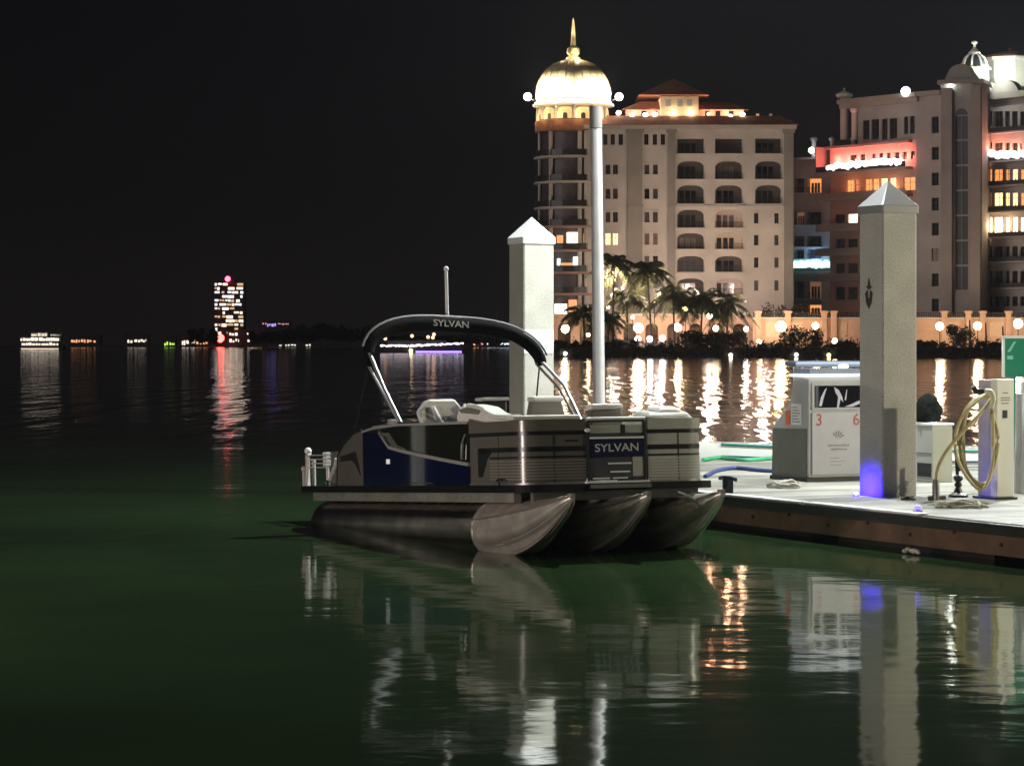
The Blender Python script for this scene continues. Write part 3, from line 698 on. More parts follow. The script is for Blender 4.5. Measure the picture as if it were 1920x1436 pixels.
# black hose reel stand
rp_ = onz(1803, 934, DZ)
reel = thing('black_stand', 'knobbly black upright stand behind the loose rope, left of the hose pedestal', 'stand', rp_)
m_ = MB().tube([rp_ + Vector((.01, .25, .02)), rp_ + Vector((-.01, .25, .3)), rp_ + Vector((-.03, .25, .62))], .022, 10)
for z, q_ in ((.16, .05), (.24, .062), (.36, .04), (.44, .048)): m_.ball(rp_ + Vector((.01 * (z > .3), .25, z)), q_, sq=.8)
m_.build('post', BLACK, reel, smooth=40)
MB().lathe(rp_ + Vector((0, .25, 0)), [(.13, 0), (.12, .03), (.06, .06), (.03, .14)], 16).build('foot', BLACK, reel, smooth=40)
# ropes
def rope(name, px, py, w_, h_, n, label, m, seed, rad=.016):
    r_ = random.Random(seed); c = onz(px, py, DZ); mb = MB(); pts = []
    for i in range(n):
        a = i * .9 + r_.uniform(-.3, .3); q = .45 + .55 * r_.random()
        pts.append(c + Vector((math.cos(a) * w_ * q, math.sin(a) * w_ * .7 * q, rad + h_ * r_.random() * (1 - q * .5))))
    mb.tube(smooth_path(pts, 5), rad, 7)
    return tag(mb.build(name, m, smooth=60), label, 'rope')
rope('rope_heap', 1470, 915, .24, .13, 34, 'loose heap of grey mooring rope in front of the fuel dispenser', mat('grey_rope', (.42, .40, .36), .8, var=.25, vs=30), 5)
rope('rope_tangle', 1800, 952, .34, .10, 40, 'tangled pale rope on the boards at the foot of the hose pedestal', mat('cream_rope', (.42, .40, .30), .8, var=.25, vs=30), 8, .014)
rope('rope_coil', 1702, 938, .10, .05, 18, 'small dark rope coil at the right foot of the tall piling', mat('brown_rope', (.10, .09, .06), .8, var=.25, vs=30), 12, .013)
# green hose and blue line lying across the dock
for nm, lab, mm, pts, r_ in (('green_hose', 'thin green hose lying across the pale dock behind the boat bow', mat('green_hose', (.05, .30, .14), .5), [(1318, 862), (1350, 858), (1400, 862), (1450, 859), (1500, 861)], .035),
                             ('blue_line', 'dark blue mooring line curving over the white dock left of the dispenser', mat('blue_line', (.03, .05, .16), .6), [(1322, 893), (1345, 882), (1380, 877), (1420, 881), (1470, 884), (1510, 884)], .03)):
    mb = MB().tube(smooth_path([onz(x, y, DZ + r_) for x, y in pts]), r_, 8); tag(mb.build(nm, mm, smooth=60), lab, 'hose' if 'hose' in nm else 'rope')
# dock cleat by the boat bow
cl = onz(1362, 924, DZ); cl = dk(-.4, .12, DZ + .001)
clt = thing('cleat', 'black horned mooring cleat at the dock edge beside the boat bow', 'cleat', M=dframe(cl))
MB().tube([(-.20, 0, .20), (-.1, 0, .215), (.1, 0, .215), (.20, 0, .20)], .026, 8).build('horn', BLACK, clt, local=True, smooth=40)
MB().box2((-.07, -.04, 0), (-.03, .04, .2)).box2((.03, -.04, 0), (.07, .04, .2)).box2((-.12, -.07, 0), (.12, .07, .02)).build('foot', BLACK, clt, local=True)
fd = MB().lathe(dk(-.55, -.17, .0), [(.02, .02), (.09, .06), (.10, .25), (.09, .5), (.03, .56), (.02, .62)], 14)
tag(fd.build('fender', BLACK, smooth=50), 'black fender hanging on the dock corner right of the boat', 'fender')
sc_ = dk(4.0, -.10, .22); mb = MB(); rs_ = random.Random(31)
for i in range(7): mb.ball(sc_ + DX * rs_.uniform(-.13, .13) + Vector((0, 0, rs_.uniform(.01, .05))), rs_.uniform(.035, .06), 8, sq=.6)
tag(mb.build('scrap', mat('pale_scrap', (.5, .45, .40), .8, var=.2, vs=20), smooth=60), 'crumpled pale scrap floating at the foot of the dock fascia', 'litter')
# blue marker lights
def marker(p, label, s, r=.035):
    t = thing('marker_light', label, 'light', p, group='blue dock marker lights')
    MB().lathe((p.x, p.y, p.z), [(r * 1.3, 0), (r * 1.3, r * .5), (r, r * .6)], 12).build('base', ALU_D, t)
    MB().ball((p.x, p.y, p.z + r * 1.1), r, sq=.7).build('lens', glow('blue_lens_%d' % s, (.045, .03, 1), s), t, smooth=40)
    return t
ml = dk(.66, 1.40, DZ + .001); marker(ml, 'blue marker light glowing at the foot of the tall piling', 60, .03)
lamp('marker_glow', 'SPOT', tuple(dk(.74, 1.25, DZ + .10)), 90, (.03, .01, 1), .02, (DY + Vector((0, 0, -.12))).to_track_quat('-Z', 'Y').to_euler(), spot_size=R(125), spot_blend=1)
marker(dk(3.55, .30, DZ + .001), 'blue marker light on the dock edge below the hose pedestal', 8, .045)
# green board on two posts, wrapped pump
gb = at(1905, 660, 34.5)
gs_ = thing('sign_board', 'green board with white trim raised on posts at the right edge above the pumps', 'sign', (gb.x, gb.y, DZ))
GR = mat('green_board', (.015, .22, .14), .45, var=.1)
x0 = at(1880, 0, 34.5).x; zt, zb = at(0, 632, 34.5).z, at(0, 707, 34.5).z
MB().box2((x0 + .02, 34.45, zb), (x0 + .75, 34.5, zt - .02)).build('panel', GR, gs_)
MB().box2((x0 - .01, 34.44, zb), (x0 + .018, 34.52, zt)).box2((x0 - .01, 34.44, zt - .018), (x0 + .75, 34.52, zt + .02)).build('trim', WHITEP, gs_)
MB().prism([(x0 + .05, 34.445, zt - .20), (x0 + .09, 34.445, zt - .20), (x0 + .17, 34.445, zt - .06), (x0 + .14, 34.445, zt - .06)], [(x0 + .05, 34.449, zt - .20), (x0 + .09, 34.449, zt - .20), (x0 + .17, 34.449, zt - .06), (x0 + .14, 34.449, zt - .06)]).box2((x0 + .05, 34.445, zt - .30), (x0 + .13, 34.449, zt - .25)).build('stroke', mat('mint_paint', (.25, .6, .5), .5), gs_)
for dx in (.11, .56):
    MB().box2((x0 + dx, 34.46, DZ), (x0 + dx + .06, 34.5, zb - .002)).build('post', GR if dx < .3 else WHITEP, gs_)
wr = thing('wrapped_pump', 'pump pedestal wrapped in whitish plastic sheet cut by the right edge', 'pump', onz(1921, 925, DZ))
wp = onz(1924, 925, DZ); mb = MB(); N = 40
rings = []
for j in range(9):
    z = j / 8 * 1.30; rr_ = []
    for k_ in range(N):
        a = 2 * math.pi * k_ / N; q = .15 * (1 - .25 * j / 8) * (1 + .22 * math.sin(9 * a + j * .25) + .10 * math.sin(5 * a + 1 + j * .5))
        rr_.append(wp + Vector((math.cos(a) * q, math.sin(a) * q, z)))
    rings.append(rr_)
for r_ in rings: mb.v += r_
for i in range(8):
    for k_ in range(N): mb.f.append((i * N + k_, i * N + (k_ + 1) % N, (i + 1) * N + (k_ + 1) % N, (i + 1) * N + k_))
mb.f.append(tuple(8 * N + k_ for k_ in range(N)))
mb.build('plastic_wrap', mat('plastic_sheet', (.52, .53, .53), .3, var=.1), wr, smooth=70)
MB().tube([wp + Vector((0, 0, 1.30)), wp + Vector((0, 0, 1.44))], .07, 12).build('pump_head', PW, wr, smooth=40)

# white motorboat moored behind the dock ---------------------------------------
mbp = at(1560, HY, 44.5)
mbt = thing('motorboat', 'white motorboat with dark blue stripes moored behind the fuel dispenser', 'boat', (mbp.x, 45.6, 0))
HW = mat('white_hull', (.78, .78, .76), .25, var=.03)
def hull_ring(x, hw, zk, zg): return [(x, 45.6 - hw, zg), (x, 45.6 - hw * .93, zg * .45), (x, 45.6 - hw * .6, zk + .1), (x, 45.6, zk), (x, 45.6 + hw * .6, zk + .1), (x, 45.6 + hw * .93, zg * .45), (x, 45.6 + hw, zg)]
xa, xb = at(1300, 0, 44.5).x, at(1990, 0, 44.5).x
mb = MB(); secs = []
for i in range(13):
    t = i / 12; x = xa + (xb - xa) * t
    hw = 1.12 * min(1, (max(.02, t) / .35) ** .55); zg = .74 + .12 * (1 - t) ** 2
    secs.append(hull_ring(x, hw, -.25 + .5 * max(0, .25 - t) * 3, zg))
for s in secs: mb.v += [Vector(p) for p in s]
for i in range(12):
    for k_ in range(6): mb.f.append((i * 7 + k_, i * 7 + k_ + 1, (i + 1) * 7 + k_ + 1, (i + 1) * 7 + k_))
for i in range(12): mb.f.append((i * 7, (i + 1) * 7, (i + 1) * 7 + 6, i * 7 + 6))
mb.f.append(tuple(12 * 7 + k_ for k_ in range(7)))
mb.build('hull', HW, mbt, smooth=40)
for zz, hh, mm in ((.80, .045, mat('teal_stripe', (.03, .22, .20), .4)), (.60, .03, mat('navy_stripe', (.02, .03, .10), .4)), (.50, .018, mat('navy_stripe', (.02, .03, .10), .4)), (.34, .02, mat('teal_stripe', (.03, .22, .20), .4))):
    pts = []
    for i in range(1, 13):
        t = i / 12; x = xa + (xb - xa) * t; hw = 1.12 * min(1, (t / .35) ** .55); zg = .74 + .12 * (1 - t) ** 2
        pts.append((x, 45.6 - hw * (.93 + .07 * zz / .8) - .012, zz * zg / .8))
    MB().tube(pts, hh / 2, 6).build('hull_stripe', mm, mbt)
cn = MB().box2((at(1490, 0, 45).x, 45.2, .7), (at(1620, 0, 45).x, 46.1, 1.5)); cn.build('console', HW, mbt, bevel=.05)
# t-top: canopy and posts
tx0, tx1 = at(1487, 0, 45).x, at(1650, 0, 45).x; tz = at(0, 688, 45).z
MB().box2((tx0, 44.7, tz), (tx1, 46.4, tz + .10)).build('hardtop', mat('blue_hardtop', (.15, .18, .25), .4, var=.1), mbt, bevel=.04)
for x in (tx0 + .15, tx1 - .15):
    for y in (44.85, 46.2): MB().tube([(x, y, .7), (x, y, tz)], .025, 8).build('hardtop_post', ALU, mbt)

# ================================================================== FAR BANK: BUILDINGS
class Fac:
    def __init__(s, px0, Y0, px1, Y1):
        s.p0 = Vector(((px0 - CX) / F * Y0, Y0, 0)); s.p1 = Vector(((px1 - CX) / F * Y1, Y1, 0))
        s.L = (s.p1 - s.p0).length; s.d = (s.p1 - s.p0) / s.L; s.inw = Vector((-s.d.y, s.d.x, 0))
    def u(s, px):
        k = (px - CX) / F; q = s.p0; d = s.d
        return (k * q.y - q.x) / (d.x - k * d.y)
    def z(s, px, py): return H - (py - HY) / F * (s.p0 + s.d * s.u(px)).y
    def pt(s, u, z, d=0): return s.p0 + s.d * u + s.inw * d + Vector((0, 0, z))
    def box(s, mb, u0, u1, z0, z1, d0, d1):
        mb.prism([s.pt(u0, z0, d0), s.pt(u1, z0, d0), s.pt(u1, z0, d1), s.pt(u0, z0, d1)], [s.pt(u0, z1, d0), s.pt(u1, z1, d0), s.pt(u1, z1, d1), s.pt(u0, z1, d1)]); return mb
    def wall(s, mb, u0, u1, z0, z1, holes, jamb=.5):
        us = sorted({u0, u1, *[h[0] for h in holes], *[h[1] for h in holes]}); zs = sorted({z0, z1, *[h[2] for h in holes], *[h[3] for h in holes]})
        us = [x for x in us if u0 - 1e-6 <= x <= u1 + 1e-6]; zs = [x for x in zs if z0 - 1e-6 <= x <= z1 + 1e-6]
        for i in range(len(us) - 1):
            j = 0
            while j < len(zs) - 1:
                uc = (us[i] + us[i + 1]) / 2
                def inside(jj):
                    zc = (zs[jj] + zs[jj + 1]) / 2; return any(h[0] < uc < h[1] and h[2] < zc < h[3] for h in holes)
                if inside(j): j += 1; continue
                k_ = j
                while k_ + 1 < len(zs) - 1 and not inside(k_ + 1): k_ += 1
                mb.poly([s.pt(us[i], zs[j]), s.pt(us[i + 1], zs[j]), s.pt(us[i + 1], zs[k_ + 1]), s.pt(us[i], zs[k_ + 1])]); j = k_ + 1
        for h in holes:
            a, b, c, d = h[:4]; q = h[4] if len(h) > 4 else jamb
            for (p, r_) in (((a, c), (b, c)), ((b, c), (b, d)), ((b, d), (a, d)), ((a, d), (a, c))):
                mb.poly([s.pt(*p), s.pt(*r_), s.pt(*r_, q), s.pt(*p, q)])
        return mb
    def shell(s, mb, u0, u1, z0, z1, depth):
        for a in ((u0, z0, u0, z1), (u1, z1, u1, z0)): mb.poly([s.pt(a[0], a[1]), s.pt(a[2], a[3]), s.pt(a[2], a[3], depth), s.pt(a[0], a[1], depth)])
        mb.poly([s.pt(u0, z1), s.pt(u1, z1), s.pt(u1, z1, depth), s.pt(u0, z1, depth)])
        mb.poly([s.pt(u0, z0, depth), s.pt(u0, z1, depth), s.pt(u1, z1, depth), s.pt(u1, z0, depth)])
        return mb
STUC = mat('beige_stucco', (.55, .50, .455), .85, var=.12, vs=.25)
STUC_G = mat('green_grey_stucco', (.28, .255, .225), .85, var=.12, vs=.25)
STUC_D = mat('taupe_stucco', (.30, .28, .275), .85, var=.14, vs=.2)
TRIM = mat('pale_trim', (.52, .48, .44), .8, var=.08, vs=.5)
TILE = mat('terracotta_tile', (.26, .105, .06), .85, var=.3, vs=1.2)
PINK = mat('salmon_stucco', (.42, .26, .22), .85, var=.1, vs=.3)
WPANE = [GLASS_D, mat('dim_glass', (.03, .028, .03), .25, var=.4, vs=1.5), mat('curtained_glass', (.06, .05, .05), .4, var=.5, vs=1.2)]
LIT_O = glow('lit_orange', (1, .36, .10), 1.1, False); LIT_Y = glow('lit_yellow', (1, .66, .30), 2.2, False); LIT_W = glow('lit_white', (1, .86, .66), 4, False); LIT_D = glow('lit_dim_warm', (1, .45, .22), .16, False); LIT_R = glow('lit_red', (1, .20, .10), .5, False)
RND = random.Random(21)
def balcony(Fc, root, px0, px1, pyt, pyb, rail=True, arch=.5, lit=None, deep=1.8, wallm=None, holes=None):
    u0, u1 = Fc.u(px0), Fc.u(px1); z0, z1 = Fc.z(px0, pyb), Fc.z(px0, pyt)
    holes.append((u0, u1, z0, z1, deep))
    bk = MB(); Fc.box(bk, u0, u1, z0, z1, deep + .01, deep + .2)
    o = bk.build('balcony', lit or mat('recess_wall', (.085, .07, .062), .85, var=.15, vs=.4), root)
    dr = MB(); wdt = (u1 - u0)
    for k_ in range(3):
        a = u0 + wdt * (.08 + .22 * k_ + RND.uniform(0, .03)); Fc.box(dr, a, a + wdt * .17, z0 + .05, z0 + (z1 - z0) * .72, deep - .06, deep)
    dr.build('door_glass', RND.choice(WPANE[:2] + WPANE + [mat('blind_glass', (.16, .13, .115), .5, var=.4, vs=1.0)]), o)
    if arch:
        sp = MB(); n = 6; hh = (z1 - z0) * .30 * arch
        for sg in (0, 1):
            pts = [(0, 0)]
            for i in range(n + 1):
                t = i / n; pts.append((wdt / 2 * t * .999, -hh * (1 - math.sqrt(max(0, 1 - (1 - t) ** 2)))))
            pts = [(p[0], p[1]) for p in pts]
            q = [(u0 + p[0] if not sg else u1 - p[0], z1 + p[1]) for p in pts]
            sp.prism([Fc.pt(a, b, .004) for a, b in q], [Fc.pt(a, b, .35) for a, b in q])
        sp.build('arch', STUC, o)
    sl = MB(); Fc.box(sl, u0 - .25, u1 + .25, z0 - .22, z0 - .02, -.45, -.003); sl.build('slab_lip', TRIM, o)
    if rail:
        rl_ = MB(); zt = z0 + 1.05
        Fc.box(rl_, u0, u1, zt, zt + .08, -.34, -.28); Fc.box(rl_, u0, u1, z0 + .06, z0 + .12, -.34, -.28)
        nb_ = max(4, int((u1 - u0) / .22))
        for i in range(nb_ + 1):
            a = u0 + (u1 - u0) * i / nb_; Fc.box(rl_, a - .03, a + .03, z0 + .12, zt, -.33, -.29)
        rl_.build('railing', IRON, o)
    return o
def window(Fc, root, px0, px1, pyt, pyb, holes, m=None, hood=None, d=.35, name='window', frame='dark_frame'):
    u0, u1 = Fc.u(px0), Fc.u(px1); z0, z1 = Fc.z((px0 + px1) / 2, pyb), Fc.z((px0 + px1) / 2, pyt)
    holes.append((u0, u1, z0, z1, d))
    mb = MB(); Fc.box(mb, u0, u1, z0, z1, d + .005, d + .1)
    o = mb.build(name, m or RND.choice(WPANE), root)
    if frame is None: return o
    fr_ = MB(); uc = (u0 + u1) / 2; Fc.box(fr_, uc - .04, uc + .04, z0, z1, d - .06, d - .002)
    if z1 - z0 > 1.2: Fc.box(fr_, u0, u1, z0 + (z1 - z0) * .6, z0 + (z1 - z0) * .6 + .07, d - .07, d - .061)
    fr_.build('frame', mat('dark_frame', (.05, .045, .04), .6), o)
    if hood is not None:
        Fc.box(hood, u0 - .12, u1 + .12, z1 + .12, z1 + .34, -.18, -.003); Fc.box(hood, u0 - .2, u1 + .2, z0 - .16, z0 - .02, -.2, -.003)
    return o

# ---------------- condominium A ------------------------------------------------
FA = Fac(1097, 500, 1488, 500)
ca = thing('condominium', 'pale domed condominium with arched balconies behind the palms and the slim pole', 'building', (FA.p0.x + FA.L / 2, 510, 1.75))
zT, zB = FA.z(1200, 238), 1.75
holes = []; trim = MB()
rows = [(260, 288), (302, 336), (347, 382), (393, 427), (437, 467), (480, 510), (522, 552)]
for r_, (a, b) in enumerate(rows):
    for bay, (p0, p1) in enumerate(((1270, 1320), (1341, 1392), (1416, 1465))):
        if bay == 2 and r_ > 2: continue
        lit = {(3, 1): LIT_D, (4, 1): glow('lit_dim_ochre', (1, .5, .18), .22, False), (6, 1): glow('lit_dim_rose', (1, .4, .28), .2, False)}.get((r_, bay))
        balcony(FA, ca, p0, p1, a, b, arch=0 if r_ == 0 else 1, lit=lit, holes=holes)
for r_, (a, b) in enumerate(((309, 327), (354, 373), (398, 417), (438, 459), (480, 499), (522, 541))):
    for px in (1140, 1154, 1213, 1229): window(FA, ca, px - 4.5, px + 4.5, a, b, holes, hood=trim, m={3: LIT_Y}.get(r_) if px < 1160 else ({3: mat('rosy_glass', (.20, .13, .12), .4)}.get(r_)))
for px in (1135, 1149, 1164, 1198, 1212, 1228, 1243): window(FA, ca, px - 4, px + 4, 252, 272, holes, hood=None)
for (a, b) in ((400, 419), (441, 460), (483, 502), (526, 545)):
    for px in (1418, 1456): window(FA, ca, px - 4, px + 4, a, b, holes, hood=trim)
for px in (1160, 1225): window(FA, ca, px - 14, px + 14, 575, 610, holes, m=LIT_D)
wl = MB(); FA.wall(wl, 0, FA.L, zB, zT, holes); FA.shell(wl, 0, FA.L, zB, zT, 24); wl.build('wall', STUC, ca)
trim.build('window_trim', TRIM, ca)['kind'] = 'stuff'
pil = MB()
for p0, p1, m_ in ((1176, 1204, 0), (1252, 1266, 0), (1470, 1487, 0)):
    FA.box(pil, FA.u(p0), FA.u(p1), zB, zT - 1.2, -.55, -.003)
    FA.box(pil, FA.u(p0) - .2, FA.u(p1) + .2, FA.z(p0, 388), FA.z(p0, 384), -.75, -.551)
    FA.box(pil, FA.u(p0) - .3, FA.u(p1) + .3, zT - 1.199, zT - .5, -.8, -.003)
pil.build('pilasters', STUC_G, ca)['kind'] = 'stuff'
cor = MB()
FA.box(cor, -.2, FA.L + .5, zT - .48, zT + .3, -.9, 24.5); cor.build('cornice', TRIM, ca)
st2 = MB()
FA.box(st2, FA.u(1252), FA.L, FA.z(1300, 389), FA.z(1300, 385.5), -.3, -.004); st2.build('string_course', TRIM, ca)
# main tiled roof skirt: low hip
def hip(mb, x0, x1, y0, y1, z0, z1, ins):
    a = [(x0, y0, z0), (x1, y0, z0), (x1, y1, z0), (x0, y1, z0)]; b = [(x0 + ins, y0 + ins, z1), (x1 - ins, y0 + ins, z1), (x1 - ins, y1 - ins, z1), (x0 + ins, y1 - ins, z1)]
    mb.prism(a, b)
rf = MB(); X = lambda px, Y=500: (px - CX) / F * Y; Zp = lambda py, Y=500: H - (py - HY) / F * Y
hip(rf, X(1112), X(1497), 498.6, 526, zT + .31, zT + 2.3, 3.2)
roofA = rf.build('roof', TILE, ca)
# rooftop pavilion group
pv = MB()
pv.box2((X(1240), 503.2, zT + 1.3), (X(1312), 516, Zp(183, 505)))
pv.build('pavilion', mat('cream_stucco', (.62, .52, .36), .8, var=.06), ca)
for px in (1250, 1272, 1290):
    pv = MB(); pv.box2((X(px), 503.1, Zp(200, 503)), (X(px + 10), 503.18, Zp(187, 503))); pv.build('pavilion_window', mat('pale_glass', (.3, .3, .3), .4), ca)
rf = MB(); ax, ay = X(1262, 512), 512
q = [(X(1198), 501.6, Zp(184, 508)), (X(1331), 501.6, Zp(184, 508)), (X(1331), 519, Zp(184, 508)), (X(1198), 519, Zp(184, 508))]
for i in range(4): rf.poly([q[i], q[(i + 1) % 4], (ax, ay, Zp(148, 512))])
rf.poly(q[::-1]); rf.build('pavilion_roof', TILE, ca)
lw = MB(); lw.box2((X(1175), 504.5, zT + 1.2), (X(1398), 518, Zp(205, 505))); lw.build('penthouse_wall', PINK, ca)
rf = MB(); hip(rf, X(1166), X(1408), 503.6, 519.5, Zp(206, 504), Zp(191, 508), 4.0); rf.build('penthouse_roof', TILE, ca)
for px in (1205, 1225, 1325, 1345, 1370):
    pw = MB(); pw.box2((X(px), 504.42, zT + 1.9), (X(px + 9), 504.49, Zp(209, 505))); pw.build('penthouse_window', GLASS_D, ca)
for px, py, c, s in ((1185, 217, (.9, 1, .85), 30), (1210, 216, (.95, 1, .85), 26), (1228, 215, (1, .95, .7), 26), (1263, 212, (1, .85, .55), 34), (1296, 212, (1, .85, .55), 34), (1370, 219, (1, .85, .55), 26), (1392, 215, (1, .85, .55), 30), (1160, 212, (.9, 1, .85), 22)):
    p = at(px, py, 502.0); MB().ball(p, .50, sq=.8).build('roof_light', glow('roof_lamp_%d' % px, c, s * .9), ca, smooth=60)
for px, py, pw in ((1190, 208, 500), (1225, 206, 400), (1330, 212, 700), (1365, 213, 800), (1390, 211, 500)): lamp('roof_glow', 'POINT', tuple(at(px, py, 503.1)), pw, (1, .42, .24), .3)
rh = MB()
for px in (1425, 1450): rh.box((X(px), 505, zT + 2.6), (.6, .6, .7))
rh.build('roof_vents', STUC, ca)
# round balcony tower with dome
tcx, tcy, tr = X(1075, 507), 507.0, 72 / F * 507
tw = MB(); tw.lathe((tcx, tcy, 0), [(tr * .86, zB), (tr * .86, Zp(222))], 40); tw.build('tower_core', mat('tower_core', (.09, .075, .08), .5, var=.3, vs=.5), ca, smooth=40)
slabs = [293.5, 341, 389, 425, 470, 512, 552]
for py in slabs:
    s_ = MB(); s_.lathe((tcx, tcy, 0), [(tr, Zp(py + 2.2)), (tr * 1.03, Zp(py + 1)), (tr * 1.03, Zp(py - 2.2)), (tr, Zp(py - 2.6))], 40)
    o = s_.build('balcony_slab', STUC if py < 400 else PINK, ca, smooth=40)
    r2 = MB(); r2.lathe((tcx, tcy, 0), [(tr * .985, Zp(py - 2.7)), (tr * .985, Zp(py - 14)), (tr * .975, Zp(py - 14)), (tr * .975, Zp(py - 2.7))], 40); r2.build('railing', mat('smoked_railing', (.03, .027, .027), .4), o)
for px in (1012, 1033, 1087, 1099):
    a = math.acos(max(-1, min(1, (X(px, 500) - tcx) / (tr * .93)))); cx_, cy_ = tcx + tr * .93 * math.cos(a), tcy - tr * .93 * math.sin(a)
    MB().tube([(cx_, cy_, zB), (cx_, cy_, Zp(232))], .42 if px > 1020 else .3, 10).build('column', STUC, ca, smooth=40)
# lit storey of the tower: glowing window panels
for p0, p1, a, b, m_ in ((1044, 1056, 441, 462, LIT_O), (1063, 1088, 436, 459, LIT_W), (1094, 1102, 438, 462, LIT_O), (1045, 1050, 485, 497, glow('cool_lamp', (.75, .95, 1), 6, False)), (1075, 1085, 482, 497, glow('cool_lamp', (.75, .95, 1), 6, False)), (1052, 1074, 493, 499, LIT_O), (1040, 1064, 570, 590, LIT_W), (1066, 1082, 562, 585, LIT_O), (1042, 1076, 603, 640, LIT_Y)):
    xm = (X(p0) + X(p1)) / 2 - tcx; yy = tcy - math.sqrt(max(.1, (tr * .86) ** 2 - xm ** 2)) - .35
    MB().box2((X(p0), yy, Zp(b)), (X(p1), yy + .12, Zp(a))).build('lit_window', m_, ca)
dk_ = MB(); dk_.lathe((tcx, tcy, 0), [(tr * .95, Zp(246)), (tr * 1.0, Zp(244)), (tr * 1.0, Zp(224)), (tr * .8, Zp(221))], 40); dk_.build('tower_eave', TILE, ca, smooth=40)
CREAM = mat('cream_dome', (.74, .62, .38), .5, var=.08, vs=.4)
dr_ = MB(); dr_.lathe((tcx, tcy, 0), [(tr * .86, Zp(222)), (tr * .86, Zp(196))], 40); dr_.build('drum', mat('cream_stucco', (.62, .52, .36), .8, var=.06), ca, smooth=40)
for k_ in range(6):
    a = math.pi + math.pi * (k_ + .5) / 6; n_ = Vector((math.cos(a), math.sin(a), 0)); t_ = Vector((-math.sin(a), math.cos(a), 0))
    cx_, cy_ = tcx + tr * .86 * math.cos(a), tcy + tr * .86 * math.sin(a); z0_ = Zp(221.5)
    def archpoly(hw, zs):
        q = [Vector((cx_, cy_, z0_)) + t_ * -hw]
        for i in range(13): q.append(Vector((cx_, cy_, zs - hw * .0)) + t_ * (-hw * math.cos(math.pi * i / 12)) + Vector((0, 0, hw * .75 * math.sin(math.pi * i / 12))))
        return q + [Vector((cx_, cy_, z0_)) + t_ * hw]
    q = archpoly(1.55, Zp(209)); MB().prism([p + n_ * .30 for p in q], [p - n_ * .5 for p in q]).build('drum_arch', CREAM, ca)
    q = archpoly(.45, Zp(214)); MB().prism([p + n_ * .36 for p in q], [p + n_ * .31 for p in q]).build('drum_window', IRON, ca)
    a2 = math.pi + math.pi * k_ / 6; c2 = Vector((tcx + tr * .93 * math.cos(a2), tcy + tr * .93 * math.sin(a2), 0))
    MB().tube([c2 + Vector((0, 0, Zp(222))), c2 + Vector((0, 0, Zp(197)))], .28, 8).build('drum_column', STUC_D, ca, smooth=40)
    lamp('drum_glow', 'POINT', (tcx + tr * 1.12 * math.cos(a2 + .1), tcy + tr * 1.12 * math.sin(a2 + .1), Zp(215)), 330, (1, .72, .36), .3)
rg = MB(); rg.lathe((tcx, tcy, 0), [(tr * .9, Zp(197)), (tr * 1.06, Zp(194)), (tr * 1.06, Zp(191.5)), (tr * 1.0, Zp(190.5)), (tr * 1.0, Zp(187)), (tr * .9, Zp(186))], 48); rg.build('dome_ring', TRIM, ca, smooth=40)
pr_ = [(69, 188), (70, 178), (68.5, 165), (64.5, 152), (58, 140), (50, 130), (38, 121), (24, 115.5), (12, 112)]
dm = MB(); dm.lathe((tcx, tcy, 0), [(r_ / F * 507, Zp(y_, 507)) for r_, y_ in pr_], 48)
dome = dm.build('dome', CREAM, ca, smooth=60)
rbs = MB()
for k_ in range(24):
    a = 2 * math.pi * k_ / 24; rbs.tube([(tcx + (r_ + .6) / F * 507 * math.cos(a), tcy + (r_ + .6) / F * 507 * math.sin(a), Zp(y_, 507)) for r_, y_ in pr_], .05, 5)
rbs.build('dome_ribs', mat('gold_rib', (.42, .27, .10), .4, metal=.4), dome)
sp_ = [(14, 112.5), (13, 109), (8, 107), (9, 104), (12, 101), (12, 93), (10, 90), (5.5, 87), (5, 84), (4.2, 70), (3, 52), (1.6, 40), (.3, 34)]
for k_ in range(3):
    a = 2 * math.pi * k_ / 3 - 1.2; lamp('spire_light', 'POINT', (tcx + 2.6 * math.cos(a), tcy + 2.6 * math.sin(a), Zp(104, 507)), 420, (1, .88, .6), .2)
MB().lathe((tcx, tcy, 0), [(r_ / F * 507, Zp(y_, 507)) for r_, y_ in sp_], 16).build('spire', mat('gilded_spire', (.72, .58, .30), .45, var=.08), ca, smooth=40)
for k_ in range(8):
    a = math.pi * (k_ + 0) / 4; p = Vector((tcx + tr * 1.19 * math.cos(a), tcy + tr * 1.19 * math.sin(a), Zp(182, 507)))
    fl = MB(); fl.ball(p, .8); fo = fl.build('floodlight', glow('floodlight_lens', (.86, .9, 1), 14), ca, smooth=60)
    a_ = MB(); a_.tube([(tcx + tr * 1.02 * math.cos(a), tcy + tr * 1.02 * math.sin(a), Zp(189, 507)), tuple(p)], .12, 6); a_.build('bracket', IRON, fo)
for k_ in range(14):
    a = 2 * math.pi * (k_ + .5) / 14
    q_ = Vector((tcx + tr * 1.30 * math.cos(a), tcy + tr * 1.30 * math.sin(a), Zp(188, 507)))
    lamp('dome_flood', 'SPOT', tuple(q_), 13500, (1, .93, .76), .3, (Vector((tcx, tcy, Zp(140, 507))) - q_).to_track_quat('-Z', 'Y').to_euler(), spot_size=R(130), spot_blend=.6)

for px in (1150, 1230, 1330, 1430): lamp('facade_flood', 'POINT', tuple(at(px, 530, 472)), 5600, (1, .76, .62), .5)
